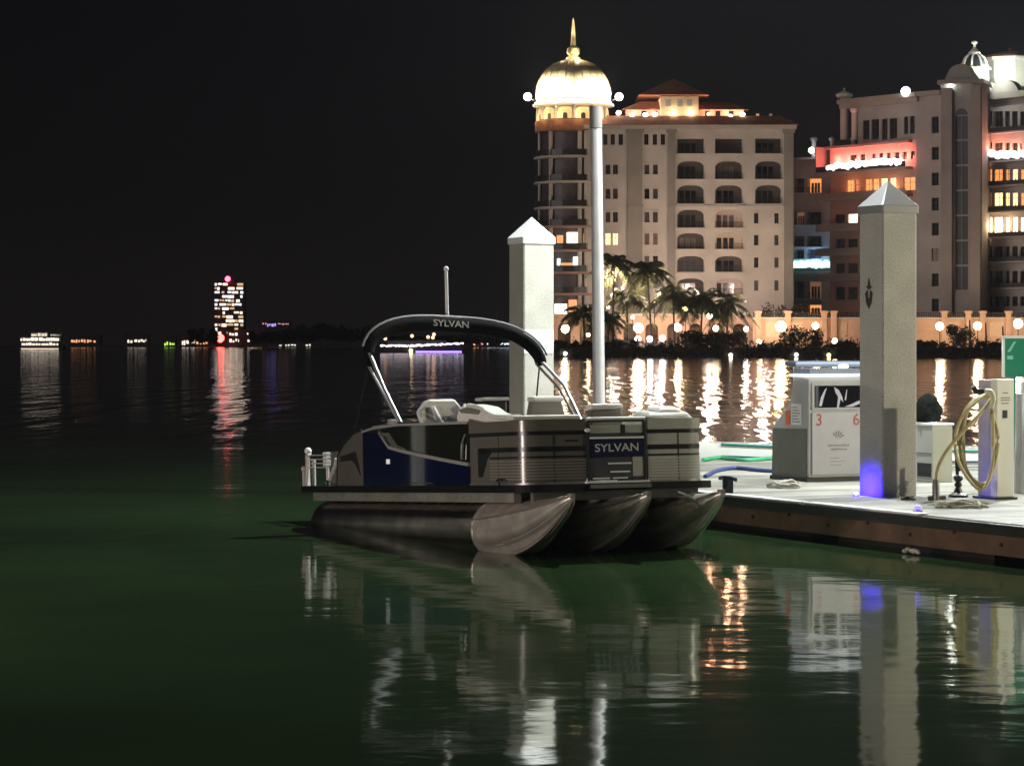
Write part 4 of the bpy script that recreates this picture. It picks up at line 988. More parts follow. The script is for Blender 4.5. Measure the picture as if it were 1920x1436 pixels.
# ---------------- terraced wing between the two blocks -------------------------
FC = Fac(1478, 532, 1640, 524)
cb = thing('terrace_block', 'dark terraced apartment wing with a teal string of lights between the two towers', 'building', (FC.pt(5, 0).x, 530, 1.75))
holes = []; tr_ = MB()
for (a, b) in ((335, 362), (398, 422), (443, 463), (468, 486), (528, 560), (572, 590)):
    for (p0, p1) in ((1490, 1508), (1514, 1540), (1556, 1582), (1590, 1610)):
        lit = LIT_Y if (a == 468 and p0 > 1550) else LIT_O if (a, p0) in ((335, 1514), (443, 1556), (572, 1514)) else LIT_D if (a, p0) in ((398, 1490), (528, 1514), (398, 1556)) else (LIT_R if (a == 528 and p0 > 1550) else None)
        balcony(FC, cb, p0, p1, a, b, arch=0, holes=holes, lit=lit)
zt = FC.z(1520, 300); wl = MB(); FC.wall(wl, 0, FC.L, 1.75, zt, holes); FC.shell(wl, 0, FC.L, 1.75, zt, 18); wl.build('wall', mat('wing_stucco', (.40, .36, .335), .85, var=.14, vs=.2), cb)
c_ = MB(); FC.box(c_, -.3, FC.L, zt, zt + .5, -.6, 18.3); c_.build('cornice', STUC_G, cb)
for px in (1523, 1558, 1598):
    MB().tube([FC.pt(FC.u(px), zt + .5, 1), FC.pt(FC.u(px), FC.z(px, 264), 1)], .5, 10).lathe(FC.pt(FC.u(px), FC.z(px, 264), 1), [(.6, 0), (.8, .3), (.8, .6), (.2, 1.0)], 12).build('chimney', TRIM, cb, smooth=40)
def bulbs(Fc, root, px0, px1, py0, py1, m, name='string_lights', n=14, r=.62, d=-1.2, seed=1):
    r_ = random.Random(seed); mb = MB()
    for i in range(n):
        t = (i + .5) / n; px = px0 + (px1 - px0) * t; py = py0 + (py1 - py0) * t
        mb.ball(Fc.pt(Fc.u(px), Fc.z(px, py) + r_.uniform(-.25, .25), d), r * r_.uniform(.75, 1.1), 8)
    return mb.build(name, m, root, smooth=60)
bulbs(FC, cb, 1486, 1612, 497, 495, glow('teal_bulbs', (.42, 1, .95), 2.6), n=22, r=.8)
bw = MB(); FC.box(bw, FC.u(1484), FC.u(1612), FC.z(1500, 509), FC.z(1500, 503), -1.6, -.46); bw.build('terrace_slab', STUC_D, cb)
lamp('terrace_glow', 'POINT', tuple(FC.pt(FC.u(1530), FC.z(1530, 483), -1.6)), 420, (.25, .5, 1), .4)
lamp('terrace_glow', 'POINT', tuple(FC.pt(FC.u(1590), FC.z(1590, 472), -2)), 900, (1, .6, .25), .4)
MB().ball(FC.pt(FC.u(1525), FC.z(1525, 283), -1.2), .62).build('roof_light', glow('cool_flood', (.9, .95, 1), 12), cb, smooth=60)
p_ = FC.pt(FC.u(1604), FC.z(1604, 440), -1.2); MB().box(p_, (1.1, .5, 2.0)).build('wall_lamp', glow('wall_lamp', (1, .82, .6), 5, False), cb, bevel=.3)

# ---------------- condominium B -------------------------------------------------
cbB = thing('condominium', 'taupe condominium with salmon lit terraces and a white floodlit crown at right edge', 'building', (at(1740, 0, 505).x, 515, 1.75))
FB = Fac(1556, 524, 1722, 505)                 # angled wing
holes = []; trb = MB()
def fb(px, py): return FB.u(px), FB.z(px, py)
# top storey terrace
for p0, p1, a, b in ((1618, 1630, 226, 262), (1634, 1648, 224, 262), (1653, 1664, 223, 262), (1668, 1682, 222, 260), (1695, 1703, 219, 252), (1706, 1715, 218, 251)):
    window(FB, cbB, p0, p1, a, b, holes, m=GLASS_D)
for p0, p1 in ((1594, 1606), (1612, 1622), (1634, 1642), (1648, 1656), (1662, 1670), (1676, 1686), (1692, 1700), (1708, 1715)):
    window(FB, cbB, p0, p1, 291 - (p0 - 1590) * .06, 305 - (p0 - 1590) * .06, holes, m=GLASS_D)
for p0, p1, m_ in ((1588, 1600, LIT_O), (1603, 1611, LIT_R), (1622, 1634, LIT_O), (1637, 1648, LIT_O), (1651, 1664, LIT_Y), (1668, 1680, LIT_Y), (1694, 1716, LIT_O)):
    window(FB, cbB, p0, p1, 338 - (p0 - 1590) * .05, 362 - (p0 - 1590) * .05, holes, m=m_)
for (a, b) in ((402, 426), (448, 470), (494, 516), (538, 562)):
    for p0, p1 in ((1566, 1584), (1590, 1608), (1650, 1670), (1690, 1706)):
        window(FB, cbB, p0, p1, a, b, holes, m=LIT_W if (a == 402 and p0 == 1590) else None)
zt = FB.z(1715, 183)
wl = MB(); FB.wall(wl, 0, FB.L, 1.75, FB.z(1715, 262), [h for h in holes if h[3] < FB.z(1715, 262)])
FB.shell(wl, 0, FB.L, 1.75, FB.z(1715, 262), 16); wl.build('wall', mat('salmon_stucco', (.42, .26, .22), .85), cbB)
uA = FB.u(1608)
wl = MB(); FB.wall(wl, uA, FB.L, FB.z(1715, 261.8), zt, [h for h in holes if h[3] > FB.z(1715, 262)]); FB.shell(wl, uA, FB.L, FB.z(1715, 261.8), zt, 16); wl.build('upper_wall', STUC_D, cbB)
c_ = MB(); FB.box(c_, uA - 4.5, FB.L + .4, zt, zt + .9, -1.4, 16.3); FB.box(c_, uA - 4.4, FB.L + .3, zt - .9, zt - .003, -.8, 16.2); c_.build('cornice', STUC_G, cbB)
for px, r_ in ((1582, .85), (1604, .6)):
    p = FB.pt(FB.u(px), 0, .2 if px < 1590 else -.3)
    zz = FB.z(px, 262); ztop = FB.z(px, 182 if px < 1590 else 210)
    MB().tube([p + Vector((0, 0, zz)), p + Vector((0, 0, ztop))], r_, 12).lathe(p + Vector((0, 0, ztop)), [(r_ * 1.1, -.4), (r_ * 2.0, .1), (r_ * 2.1, .5), (r_ * 1.0, 1.0), (.2, 1.2), (.2, 1.8)] if px < 1590 else [(r_ * 1.1, -.2), (r_ * 1.6, .3), (r_ * 1.6, .7)], 14).build('column', TRIM, cbB, smooth=40)
for z_, py in ((0, 322), (1, 372), (2, 430), (3, 476), (4, 524)):
    sl = MB(); FB.box(sl, -2.2, FB.u(1712), FB.z(1600, py + 3), FB.z(1600, py - 1), -2.0, -.003); o = sl.build('terrace_slab', STUC_D, cbB)
    rl_ = MB(); FB.box(rl_, -2.1, FB.u(1710), FB.z(1600, py - 1) + .005, FB.z(1600, py - 1) + 1.1, -1.95, -1.88); rl_.build('parapet', STUC_G if z_ else IRON, o)
sl = MB(); FB.box(sl, -.6, FB.u(1710), FB.z(1600, 277), FB.z(1600, 272), -1.0, -.003); sl.build('terrace_slab', PINK, cbB)
dv = MB(); FB.box(dv, -2.2, -2.0, FB.z(1600, 320), FB.z(1600, 272), -2.0, 2.5); dv.build('spill_divider', PINK, cbB)  # added divider that keeps the red terrace light off the next wing
bulbs(FB, cbB, 1562, 1702, 315, 303, glow('pink_white_bulbs', (1, .80, .80), 4), n=26, r=.72, d=-1.7, seed=4)
for px in (1572, 1594, 1616, 1638, 1660, 1682, 1700):
    lamp('terrace_glow', 'POINT', tuple(FB.pt(FB.u(px), FB.z(px, 300 - (px - 1600) * .06), -1.15)), 760, (1, .22, .17), .3)
for px in (1600, 1640, 1680):
    lamp('terrace_glow', 'POINT', tuple(FB.pt(FB.u(px), FB.z(px, 350), -1.4)), 220, (1, .42, .15), .4)
p_ = FB.pt(FB.u(1708), FB.z(1708, 173), -1.5); MB().ball(p_, .95).build('floodlight', glow('cool_flood', (.9, .95, 1), 12), cbB, smooth=60)
MB().box(p_ + Vector((0, 1.2, -.6)), (.4, 2.2, .3)).build('floodlight_arm', IRON, cbB)
# centre strip with single windows, stair tower, right wing
FM = Fac(1718, 505.2, 1768, 501); holes = []
for py in (219, 276, 324, 371, 418, 466, 513, 560): window(FM, cbB, 1747, 1760, py, py + 24 if py > 230 else 250, holes, hood=None, m=GLASS_D if py != 466 else mat('rosy_glass', (.20, .13, .12), .4))
wl = MB(); FM.wall(wl, .02, FM.L, 1.75, FM.z(1740, 180), holes); FM.shell(wl, .02, FM.L, 1.75, FM.z(1740, 180), 18); wl.build('wall', STUC_D, cbB)
c_ = MB(); FM.box(c_, .1, FM.L, FM.z(1740, 180), FM.z(1740, 172), -1.2, 18.2); c_.build('cornice', STUC_G, cbB)
FT = Fac(1764, 497, 1841, 494); holes = []
wl = MB(); hole = (FT.u(1791), FT.u(1815), FT.z(1800, 546), FT.z(1800, 216), .5); FT.wall(wl, 0, FT.L, 1.75, FT.z(1800, 158), [hole]); FT.shell(wl, 0, FT.L, 1.75, FT.z(1800, 158), 14); wl.build('tower_wall', STUC_D, cbB)
gm = MB(); FT.box(gm, hole[0], hole[1], hole[2], hole[3], .51, .6); go = gm.build('stair_glazing', mat('bluish_glass', (.045, .05, .065), .3, var=.3, vs=.3), cbB)
gm = MB()
for i in range(8):
    z_ = FT.z(1800, 216 + i * 47); FT.box(gm, hole[0], hole[1], z_ - .18, z_ + .18, .3, .5)
FT.box(gm, (hole[0] + hole[1]) / 2 - .06, (hole[0] + hole[1]) / 2 + .06, hole[2], hole[3], .32, .48); gm.build('mullions', STUC_D, go)
ar = MB(); n = 14; uc = (hole[0] + hole[1]) / 2; rad_ = (hole[1] - hole[0]) / 2
q = [(uc + rad_ * math.cos(math.pi * i / n), hole[3] + rad_ * math.sin(math.pi * i / n)) for i in range(n + 1)]
ar.prism([FT.pt(a, b, -.06) for a, b in q], [FT.pt(a, b, -.004) for a, b in q]); ar.build('arched_light', mat('bluish_glass', (.045, .05, .065), .3), cbB)
pm = MB()
for p0, p1 in ((1766, 1786), (1820, 1839)): FT.box(pm, FT.u(p0), FT.u(p1), 1.75, FT.z(1800, 165), -.7, -.003)
FT.box(pm, FT.u(1786) + .3, FT.u(1789), 1.75, FT.z(1800, 200), -.3, -.003); FT.box(pm, FT.u(1816), FT.u(1819), 1.75, FT.z(1800, 200), -.3, -.003)
pm.build('pilasters', mat('mauve_stucco', (.32, .27, .26), .85, var=.1, vs=.3), cbB)['kind'] = 'stuff'
c_ = MB(); FT.box(c_, -.5, FT.L + .5, FT.z(1800, 158), FT.z(1800, 150), -1.0, 14.3); c_.build('tower_cornice', STUC_G, cbB)
gbm = MB(); pts = [(FT.u(1772), FT.z(1800, 149.8))] + [(FT.u(1803) + (FT.u(1833) - FT.u(1803)) * math.cos(math.pi - math.pi * i / 10) * .9, FT.z(1800, 149) + 2.9 * math.sin(math.pi * i / 10) ** .8) for i in range(1, 10)] + [(FT.u(1838), FT.z(1800, 149.8))]
gbm.prism([FT.pt(a, b, -.5) for a, b in pts], [FT.pt(a, b, .6) for a, b in pts]); gbm.build('gable', STUC_D, cbB)
# crown cupola and octagon
WST = mat('white_stucco', (.72, .72, .66), .7, var=.05)
cc = at(1827, 0, 503); Zc = lambda y: Zp(y, 503)
MB().lathe((cc.x, 503, 0), [(2.9, Zc(160)), (2.9, Zc(133)), (3.4, Zc(131)), (3.2, Zc(128)), (2.6, Zc(126))], 8).build('cupola_base', WST, cbB)
MB().lathe((cc.x, 503, 0), [(2.3, Zc(127)), (2.2, Zc(118)), (1.8, Zc(110)), (1.2, Zc(104)), (.8, Zc(102))], 16).build('cupola', mat('bluish_glass', (.045, .05, .065), .3), cbB, smooth=40)
rb3 = MB()
for k_ in range(8):
    a = math.pi * k_ / 4 + .39; rb3.tube([(cc.x + r_ * math.cos(a), 503 + r_ * math.sin(a), Zc(y_)) for r_, y_ in ((2.5, 127), (2.3, 118), (1.9, 109), (1.2, 103))], .22, 6)
rb3.build('cupola_ribs', WST, cbB, smooth=40)
MB().lathe((cc.x, 503, 0), [(1.1, Zc(104)), (1.2, Zc(99)), (.7, Zc(95)), (.5, Zc(92)), (.25, Zc(90)), (.25, Zc(84)), (.6, Zc(82)), (.6, Zc(79)), (.1, Zc(77))], 12).build('finial', WST, cbB, smooth=40)
oc = at(1893, 0, 512)
MB().lathe((oc.x, 512, 0), [(4.6, Zp(165, 512)), (5.4, Zp(150, 512)), (5.6, Zp(118, 512)), (6.1, Zp(115, 512)), (6.1, Zp(111, 512))], 8).build('octagon', WST, cbB)
MB().lathe((oc.x, 512, 0), [(6.2, Zp(110.8, 512)), (5.6, Zp(106, 512)), (1.2, Zp(97, 512)), (.3, Zp(96, 512)), (.3, Zp(90, 512))], 8).build('octagon_roof', TILE, cbB)
sv = MB()
for i in range(4):
    p = at(1779 + i * 8.5, 150 - i * 8.5, 500); sv.ball(p, .75 - .05 * i, 10)
sv.build('scroll', WST, cbB, smooth=60)
for px, py, Y, pw_ in ((1850, 140, 496, 2600), (1812, 146, 499, 900), (1900, 155, 500, 2600), (1782, 158, 496, 700), (1860, 120, 501, 1200)):
    lamp('crown_flood', 'POINT', tuple(at(px, py, Y)), pw_, (.95, 1, .86), .4)
FR = Fac(1841, 503, 1990, 488); holes = []
lits = {300: None}
rowsR = [(209, 238, None), (268, 290, LIT_R), (318, 340, LIT_O), (362, 386, LIT_Y), (408, 436, LIT_W), (462, 484, None), (508, 533, None), (556, 574, None)]
for r_, (a, b, m_) in enumerate(rowsR):
    for j, (p0, p1) in enumerate(((1847, 1860), (1864, 1880), (1885, 1893), (1898, 1908), (1913, 1928), (1935, 1950), (1958, 1975))):
        mm = m_
        if m_ is LIT_R: mm = GLASS_D if j < 4 else LIT_R
        if m_ in (LIT_O, LIT_Y) and RND.random() < .35: mm = LIT_Y if m_ is LIT_O else LIT_O
        if m_ is LIT_Y and j == 0: mm = LIT_D
        window(FR, cbB, p0, p1, a, b, holes, m=mm or GLASS_D)
wl = MB(); FR.wall(wl, .02, FR.L, 1.75, FR.z(1860, 188), holes); FR.shell(wl, .02, FR.L, 1.75, FR.z(1860, 188), 18); wl.build('wall', STUC_D, cbB)
c_ = MB(); FR.box(c_, .03, FR.L, FR.z(1860, 188), FR.z(1860, 176), -1.1, 18.2); c_.build('cornice', STUC_G, cbB)
gbm = MB(); uc = FR.u(1888); pts = [(uc - 3.6, FR.z(1888, 175.8))] + [(uc - 3.3 * math.cos(math.pi * i / 10), FR.z(1888, 174) + 2.4 * math.sin(math.pi * i / 10)) for i in range(1, 10)] + [(uc + 3.6, FR.z(1888, 175.8))]
gbm.prism([FR.pt(a, b, -.9) for a, b in pts], [FR.pt(a, b, .6) for a, b in pts]); gbm.build('gable', STUC_D, cbB)
for py in (250, 304, 350, 398, 446, 492, 541):
    sl = MB(); FR.box(sl, FR.u(1862), FR.L, FR.z(1870, py + 2), FR.z(1870, py - 1), -1.8, -.003); o = sl.build('balcony_slab', STUC_D, cbB)
    rl_ = MB(); FR.box(rl_, FR.u(1864), FR.L, FR.z(1870, py - 1) + .01, FR.z(1870, py - 9), -1.75, -1.68)
    for i in range(12): FR.box(rl_, FR.u(1864) + i * 1.1, FR.u(1864) + i * 1.1 + .12, FR.z(1870, py - 9), FR.z(1870, py - 11), -1.76, -1.67)
    rl_.build('railing', IRON, o)
bulbs(FR, cbB, 1868, 1940, 290, 291, glow('pink_white_bulbs', (1, .80, .80), 4), n=12, r=.75, d=-1.9, seed=6)
for px in (1872, 1905): lamp('terrace_glow', 'POINT', tuple(FR.pt(FR.u(px), FR.z(px, 282), -1.4)), 1100, (1, .30, .16), .4)
for px, py in ((1855, 372), (1895, 420), (1870, 425)): lamp('terrace_glow', 'POINT', tuple(FR.pt(FR.u(px), FR.z(px, py), -1.5)), 420, (1, .62, .3), .4)

# ---------------- promenade wall, arcade and lamps --------------------------------
PEACH = mat('peach_wall', (.56, .36, .26), .85, var=.1, vs=.5)
FP = Fac(1412, 482, 1990, 482)
pw_ = thing('garden_wall', 'long peach garden wall with square piers lit by globe lamps along the right bank', 'wall', (FP.p0.x + FP.L / 2, 482, 1.75))
mb = MB(); FP.box(mb, 0, FP.L, 1.75, FP.z(1500, 598), 0, .5); mb.build('wall', PEACH, pw_)
mb = MB(); FP.box(mb, 0, FP.L, FP.z(1500, 597.8), FP.z(1500, 595), -.15, .65); mb.build('coping', TRIM, pw_)
for px in (1421, 1477, 1545, 1563, 1625, 1770, 1815, 1842, 1890, 1935):
    mb = MB(); FP.box(mb, FP.u(px - 5), FP.u(px + 5), 1.75, FP.z(px, 587), -.6, -.004); FP.box(mb, FP.u(px - 7), FP.u(px + 7), FP.z(px, 587), FP.z(px, 583), -.8, .3)
    mb.build('pier', PEACH, pw_)
rl_ = MB(); zc_ = FP.z(1500, 595)
for z0_, z1_ in ((.02, .10), (.82, .92)): FP.box(rl_, 0, FP.L, zc_ + z0_, zc_ + z1_, .1, .22)
for i in range(int(FP.L / .34)): FP.box(rl_, i * .34, i * .34 + .17, zc_ + .10, zc_ + .82, .12, .2)
rl_.build('balustrade', IRON, pw_)
for px in range(1436, 1920, 42):
    if 1600 < px < 1735: continue
    mb = MB(); FP.box(mb, FP.u(px), FP.u(px + 26), FP.z(px, 632), FP.z(px, 604), -.10, -.004); mb.build('wall_panel', mat('pale_peach', (.62, .44, .33), .85, var=.1, vs=.6), pw_)
FQ = Fac(1035, 488, 1412, 488)
ar_ = thing('arcade', 'low peach arcade with dark arched openings half hidden behind the palms', 'arcade', (FQ.p0.x + FQ.L / 2, 488, 1.75))
hl = []; spd = MB()
for i in range(9):
    a = 1046 + i * 41; u0, u1 = FQ.u(a), FQ.u(a + 24); z1 = FQ.z(a, 607); hl.append((u0, u1, 1.76, z1, 1.2))
    n = 6
    for sg in (0, 1):
        q = [(u0 if not sg else u1, z1)] + [((u0 + (u1 - u0) / 2 * t) if not sg else (u1 - (u1 - u0) / 2 * t), z1 - .9 * (1 - math.sqrt(max(0, 1 - (1 - t) ** 2)))) for t in [k_ / n for k_ in range(n + 1)]]
        spd.prism([FQ.pt(x, z, .004) for x, z in q], [FQ.pt(x, z, .3) for x, z in q])
mb = MB(); FQ.wall(mb, 0, FQ.L, 1.75, FQ.z(1100, 592), hl); FQ.shell(mb, 0, FQ.L, 1.75, FQ.z(1100, 592), 3); mb.v += []; mb.build('wall', PEACH, ar_)
spd.build('arches', PEACH, ar_); mb = MB(); FQ.box(mb, 0, FQ.L, 1.75, FQ.z(1100, 600), 1.25, 1.4); mb.build('back_wall', mat('recess_brown', (.10, .06, .04), .8), ar_)
mb = MB(); FQ.box(mb, -.2, FQ.L, FQ.z(1100, 592), FQ.z(1100, 588), -.3, 3.2); mb.build('coping', TRIM, ar_)

def globe_lamp(px, py, Y, label, r=.42, col=(1, .66, .34), s=42, ground=1.75, grp='globe lamps along the far bank'):
    p = at(px, py, Y); t = thing('street_lamp', label, 'lamp', (p.x, p.y, ground), group=grp)
    MB().tube([(p.x, p.y, ground), (p.x, p.y, p.z - r)], .08, 6).build('post', IRON, t)
    MB().ball(p, r, 10).build('globe', glow('globe_%d_%d' % (round(col[1] * 100), s), col, s * 2), t, smooth=60)
W1 = (1, .74, .46)
for a in ((1060, 617, 476, 'globe lamp in the arched recess just right of the white capped piling', .75, W1, 26),
          (1103, 628, 472, 'small low lamp hidden behind the slim pole among palm trunks', .32, W1, 24),
          (1140, 576, 479, 'small high lamp beside the slim pole under the palm fronds', .26, W1, 24),
          (1186, 595, 476, 'small pinkish lamp left of the brightest arcade lamp, below the tall palm', .30, (1, .6, .5), 26),
          (1197, 615, 474, 'brightest broad arcade lamp above the leftmost white quay light', .85, W1, 30),
          (1227, 566, 478, 'tiny lamp up among the fronds of the tall bent palm', .24, W1, 22),
          (1285, 577, 477, 'yellowish oval lamp under the wide palm crown', .65, (1, .78, .25), 7),
          (1270, 614, 474, 'bright square arcade lamp right of the three white quay lights', .72, W1, 30),
          (1331, 593, 476, 'round lamp below the right end of the palm crowns', .50, W1, 34),
          (1342, 616, 474, 'blurred low lamp below the round lamp at the dark bush', .55, W1, 16),
          (1399, 617, 474, 'white lamp just left of the first garden wall pier', .42, (1, .85, .75), 24),
          (1424, 640, 468, 'low globe lamp at the foot of the first garden wall pier', .42, (1, .78, .45), 18),
          (1464, 612, 475, 'largest wall lamp lighting the garden wall left of the dark round bush', .95, (1, .70, .36), 26),
          (1529, 611, 475, 'lamp on the garden wall above the dark round bush', .60, (1, .72, .40), 28),
          (1565, 639, 468, 'low globe lamp at the right end of the dark round bush', .46, (1, .78, .45), 18),
          (1762, 612, 475, 'first round wall lamp right of the tall piling', .72, (1, .74, .46), 32),
          (1833, 611, 475, 'round wall lamp between the two dark trunks near the right edge', .72, (1, .74, .46), 30),
          (1909, 607, 475, 'wide wall lamp above the green board at the right edge', .85, (1, .74, .46), 28)):
    globe_lamp(*a[:4], r=a[4], col=a[5], s=a[6])
for px, lab in ((1196, 'leftmost of the three white quay lights below the palms'), (1218, 'middle of the three white quay lights below the palms'), (1242, 'rightmost of the three white quay lights below the palms')):
    globe_lamp(px, 636 - (px == 1242) * 2, 465, lab, r=.52, col=(.86, .88, 1), s=20, grp='white quay lights')
# low lights right on the seawall face
for px, py, lab in ((1060, 672, 'low light at the waterline right of the white capped piling'), (1370, 675, 'small white seawall light under the right palm'), (1493, 674, 'white seawall light above the motorboat hardtop'), (1554, 675, 'yellow seawall light left of the tall piling')):
    p = at(px, py - 9, 461.6); t = thing('seawall_light', lab, 'light', (p.x, p.y, p.z), group='small lights on the seawall')
    MB().ball(p, .34, 10).build('lens', glow('seawall_lens' if px != 1554 else 'seawall_lens_yellow', (1, .9, .8) if px != 1554 else (1, .85, .3), 8), t, smooth=60); MB().box(p + Vector((0, .3, 0)), (.3, .3, .3)).build('housing', IRON, t)

# ---------------- plants on the far bank -------------------------------------------
LEAF = mat('palm_leaf', (.115, .125, .05), .6, var=.35, vs=.6); LEAF2 = mat('shrub_leaf', (.05, .045, .022), .7, var=.4, vs=.6); BARK = mat('palm_bark', (.07, .055, .04), .9, var=.25, vs=2)
def palm(px, py, Y, label, size=3.4, n=17, seed=1, ground=1.75, lean=0):
    r_ = random.Random(seed); top = at(px, py, Y); t = thing('palm_tree', label, 'palm', (top.x + lean, top.y, ground), group='palms on the far bank')
    MB().tube(smooth_path([Vector((top.x + lean, Y, ground)), Vector((top.x + lean * .6, Y, ground + (top.z - ground) * .45)), Vector((top.x, Y, top.z))], 6), .22, 8, taper=.6).build('trunk', BARK, t, smooth=50)
    mb = MB()
    for i in range(n):
        a = 2 * math.pi * i / n + r_.uniform(-.2, .2); el = r_.uniform(-.35, 1.15); L_ = size * r_.uniform(.8, 1.15)
        dx, dy = math.cos(a), math.sin(a); pts = []; m_ = 9; size_ = size
        for j in range(m_ + 1):
            s = j / m_; pts.append(top + Vector((dx * L_ * s * math.cos(el) * 1.0, dy * L_ * s * math.cos(el), L_ * (s * math.sin(el) - .75 * s * s * (.6 + .4 * math.cos(el))))))
        mb.tube(pts, .045, 4, taper=.4)
        for j in range(1, m_ + 1):
            for q in range(3):
                f_ = (j - 1 + (q + .5) / 3); i0 = int(f_); tt = f_ - i0; p = pts[i0].lerp(pts[min(i0 + 1, m_)], tt)
                tg = (pts[min(i0 + 1, m_)] - pts[i0]).normalized(); sd = tg.cross(Vector((0, 0, 1)))
                if sd.length < .01: continue
                sd.normalize(); ll = size * .27 * math.sin(math.pi * min(1, (f_ / m_) * .86 + .12)) ** .7
                for sg in (-1, 1):
                    e_ = p + sd * sg * ll * .72 + tg * ll * .45 + Vector((0, 0, -ll * r_.uniform(.25, .75))); w2 = tg * .15
                    mb.poly([p - w2, p + w2, e_ + w2 * .25, e_ - w2 * .25])
    mb.build('crown', LEAF, t)
for a in ((1152, 492, 470, 'dark palm with drooping fronds directly right of the slim pole', 3.9, 18, 2, -.4), (1214, 508, 471, 'tallest palm with a full bent crown before the pale balconies', 4.6, 22, 3, .8),
          (1262, 556, 470, 'arching palm between the tallest palm and the yellowish lamp', 4.2, 18, 4, .3), (1318, 560, 469, 'wide low palm right of the yellowish lamp', 4.6, 20, 5, -.5),
          (1367, 570, 470, 'rightmost palm of the far bank row with ragged crown', 3.9, 18, 6, -.6), (1094, 585, 468, 'short lit palm left of the slim pole', 3.8, 18, 7, .2),
          (1175, 560, 472, 'bushy palm behind the slim pole, below the dark drooping palm', 4.4, 20, 9, .2), (1140, 600, 466, 'low shaggy palm at the foot of the slim pole', 3.2, 16, 11, 0)):
    palm(a[0], a[1], a[2], a[3], a[4] * 1.35, a[5] + 8, a[6], lean=a[7])
def shrub(name, px, pyt, w_px, Y, label, seed, ground=1.75, m=LEAF2, leaf=.38, cat='bush', dens=1.0, grp='dark bushes on the far bank'):
    r_ = random.Random(seed); k_ = Y / F; h_ = max(.8, at(0, pyt, Y).z - ground); w_ = w_px * k_; c = Vector((X(px, Y), Y, ground))
    t = thing(name, label, cat, c, group=grp); mb = MB()
    cl = [(Vector((r_.uniform(-.42, .42) * w_, r_.uniform(-1.5, 1.5), h_ * r_.uniform(.3, .78))), r_.uniform(.28, .5) * min(h_, 3.5)) for _ in range(int(7 + w_))]
    for p, q in cl:
        for _ in range(int(60 * dens)):
            d = Vector((r_.gauss(0, 1), r_.gauss(0, 1), r_.gauss(0, 1))).normalized() * q * r_.uniform(.5, 1.05); o = c + p + d
            if o.z < ground: continue
            u = Vector((r_.gauss(0, 1), r_.gauss(0, 1), r_.gauss(0, 1))).normalized(); v = u.orthogonal().normalized(); s = leaf * r_.uniform(.6, 1.3)
            mb.poly([o - u * s, o + v * s * .5, o + u * s, o - v * s * .5])
    mb.build('foliage', m, t)
    mb = MB()
    for i in range(4): mb.tube([c + Vector((r_.uniform(-.3, .3) * w_, 0, 0)), c + Vector((r_.uniform(-.4, .4) * w_, 0, h_ * .6))], .09, 5)
    mb.build('stem', BARK, t)
for a in ((1080, 640, 90, 464, 'low dark hedge at the seawall right of the white capped piling', 1), (1160, 636, 80, 464.5, 'dark bush below the slim pole foot', 2), (1298, 622, 70, 466, 'dark mixed bush right of the square arcade lamp', 3), (1363, 620, 70, 466, 'rounded black bush left of the first garden wall pier', 4),
          (1508, 617, 80, 466, 'large dark round bush before the garden wall left of the piling', 5), (1450, 646, 60, 465, 'low hedge between the two low globe lamps', 6), (1590, 640, 60, 465, 'low hedge just left of the tall piling', 7), (1745, 640, 60, 465, 'low dark hedge just right of the tall piling', 8), (1802, 606, 44, 472, 'tall ochre lit shrub between the two right wall lamps', 9), (1870, 642, 90, 465, 'low dark hedge beside the green board', 10), (1470, 560, 90, 492, 'dark shrub above the garden wall at the foot of the right balconies', 11), (1245, 645, 70, 464.5, 'low hedge beneath the three white quay lights', 12)):
    shrub('bush', *a)
hd = MB(); r_ = random.Random(77)
for i in range(3600):
    x = r_.uniform(4, 112); y = r_.uniform(463, 464.6); o = Vector((x, y, 1.6 + abs(r_.gauss(0, .75))))
    u = Vector((r_.gauss(0, 1), r_.gauss(0, 1), r_.gauss(0, 1))).normalized(); v = u.orthogonal().normalized(); s = r_.uniform(.2, .5); hd.poly([o - u * s, o + v * s * .5, o + u * s, o - v * s * .5])
for i in range(2400):
    x = r_.uniform(4, 112); y = r_.uniform(461.4, 461.85); o = Vector((x, y, r_.uniform(.2, 1.9)))
    u = Vector((r_.gauss(0, 1), r_.gauss(0, .3), r_.gauss(0, 1))).normalized(); v = u.orthogonal().normalized(); s = r_.uniform(.15, .4); hd.poly([o - u * s, o + v * s * .5, o + u * s, o - v * s * .5])
o = hd.build('mangrove_cover', LEAF2); o['kind'] = 'stuff'; tag(o, 'dark mangrove growth covering the seawall foot along the far bank', 'mangrove')
for px, top, lab in ((1818, 600, 'dark bare trunk left of the right wall lamp'), (1848, 605, 'dark bare trunk right of the right wall lamp'), (1880, 612, 'dark bare trunk beside the green board')):
    p = at(px, top, 467); tag(MB().tube([(p.x, 467, 1.75), (p.x + .1, 467, p.z * .6), (p.x, 467, p.z)], .22, 7, taper=.6).build('tree_trunk', BARK, smooth=50), lab, 'trunk', 'bare trunks by the garden wall')

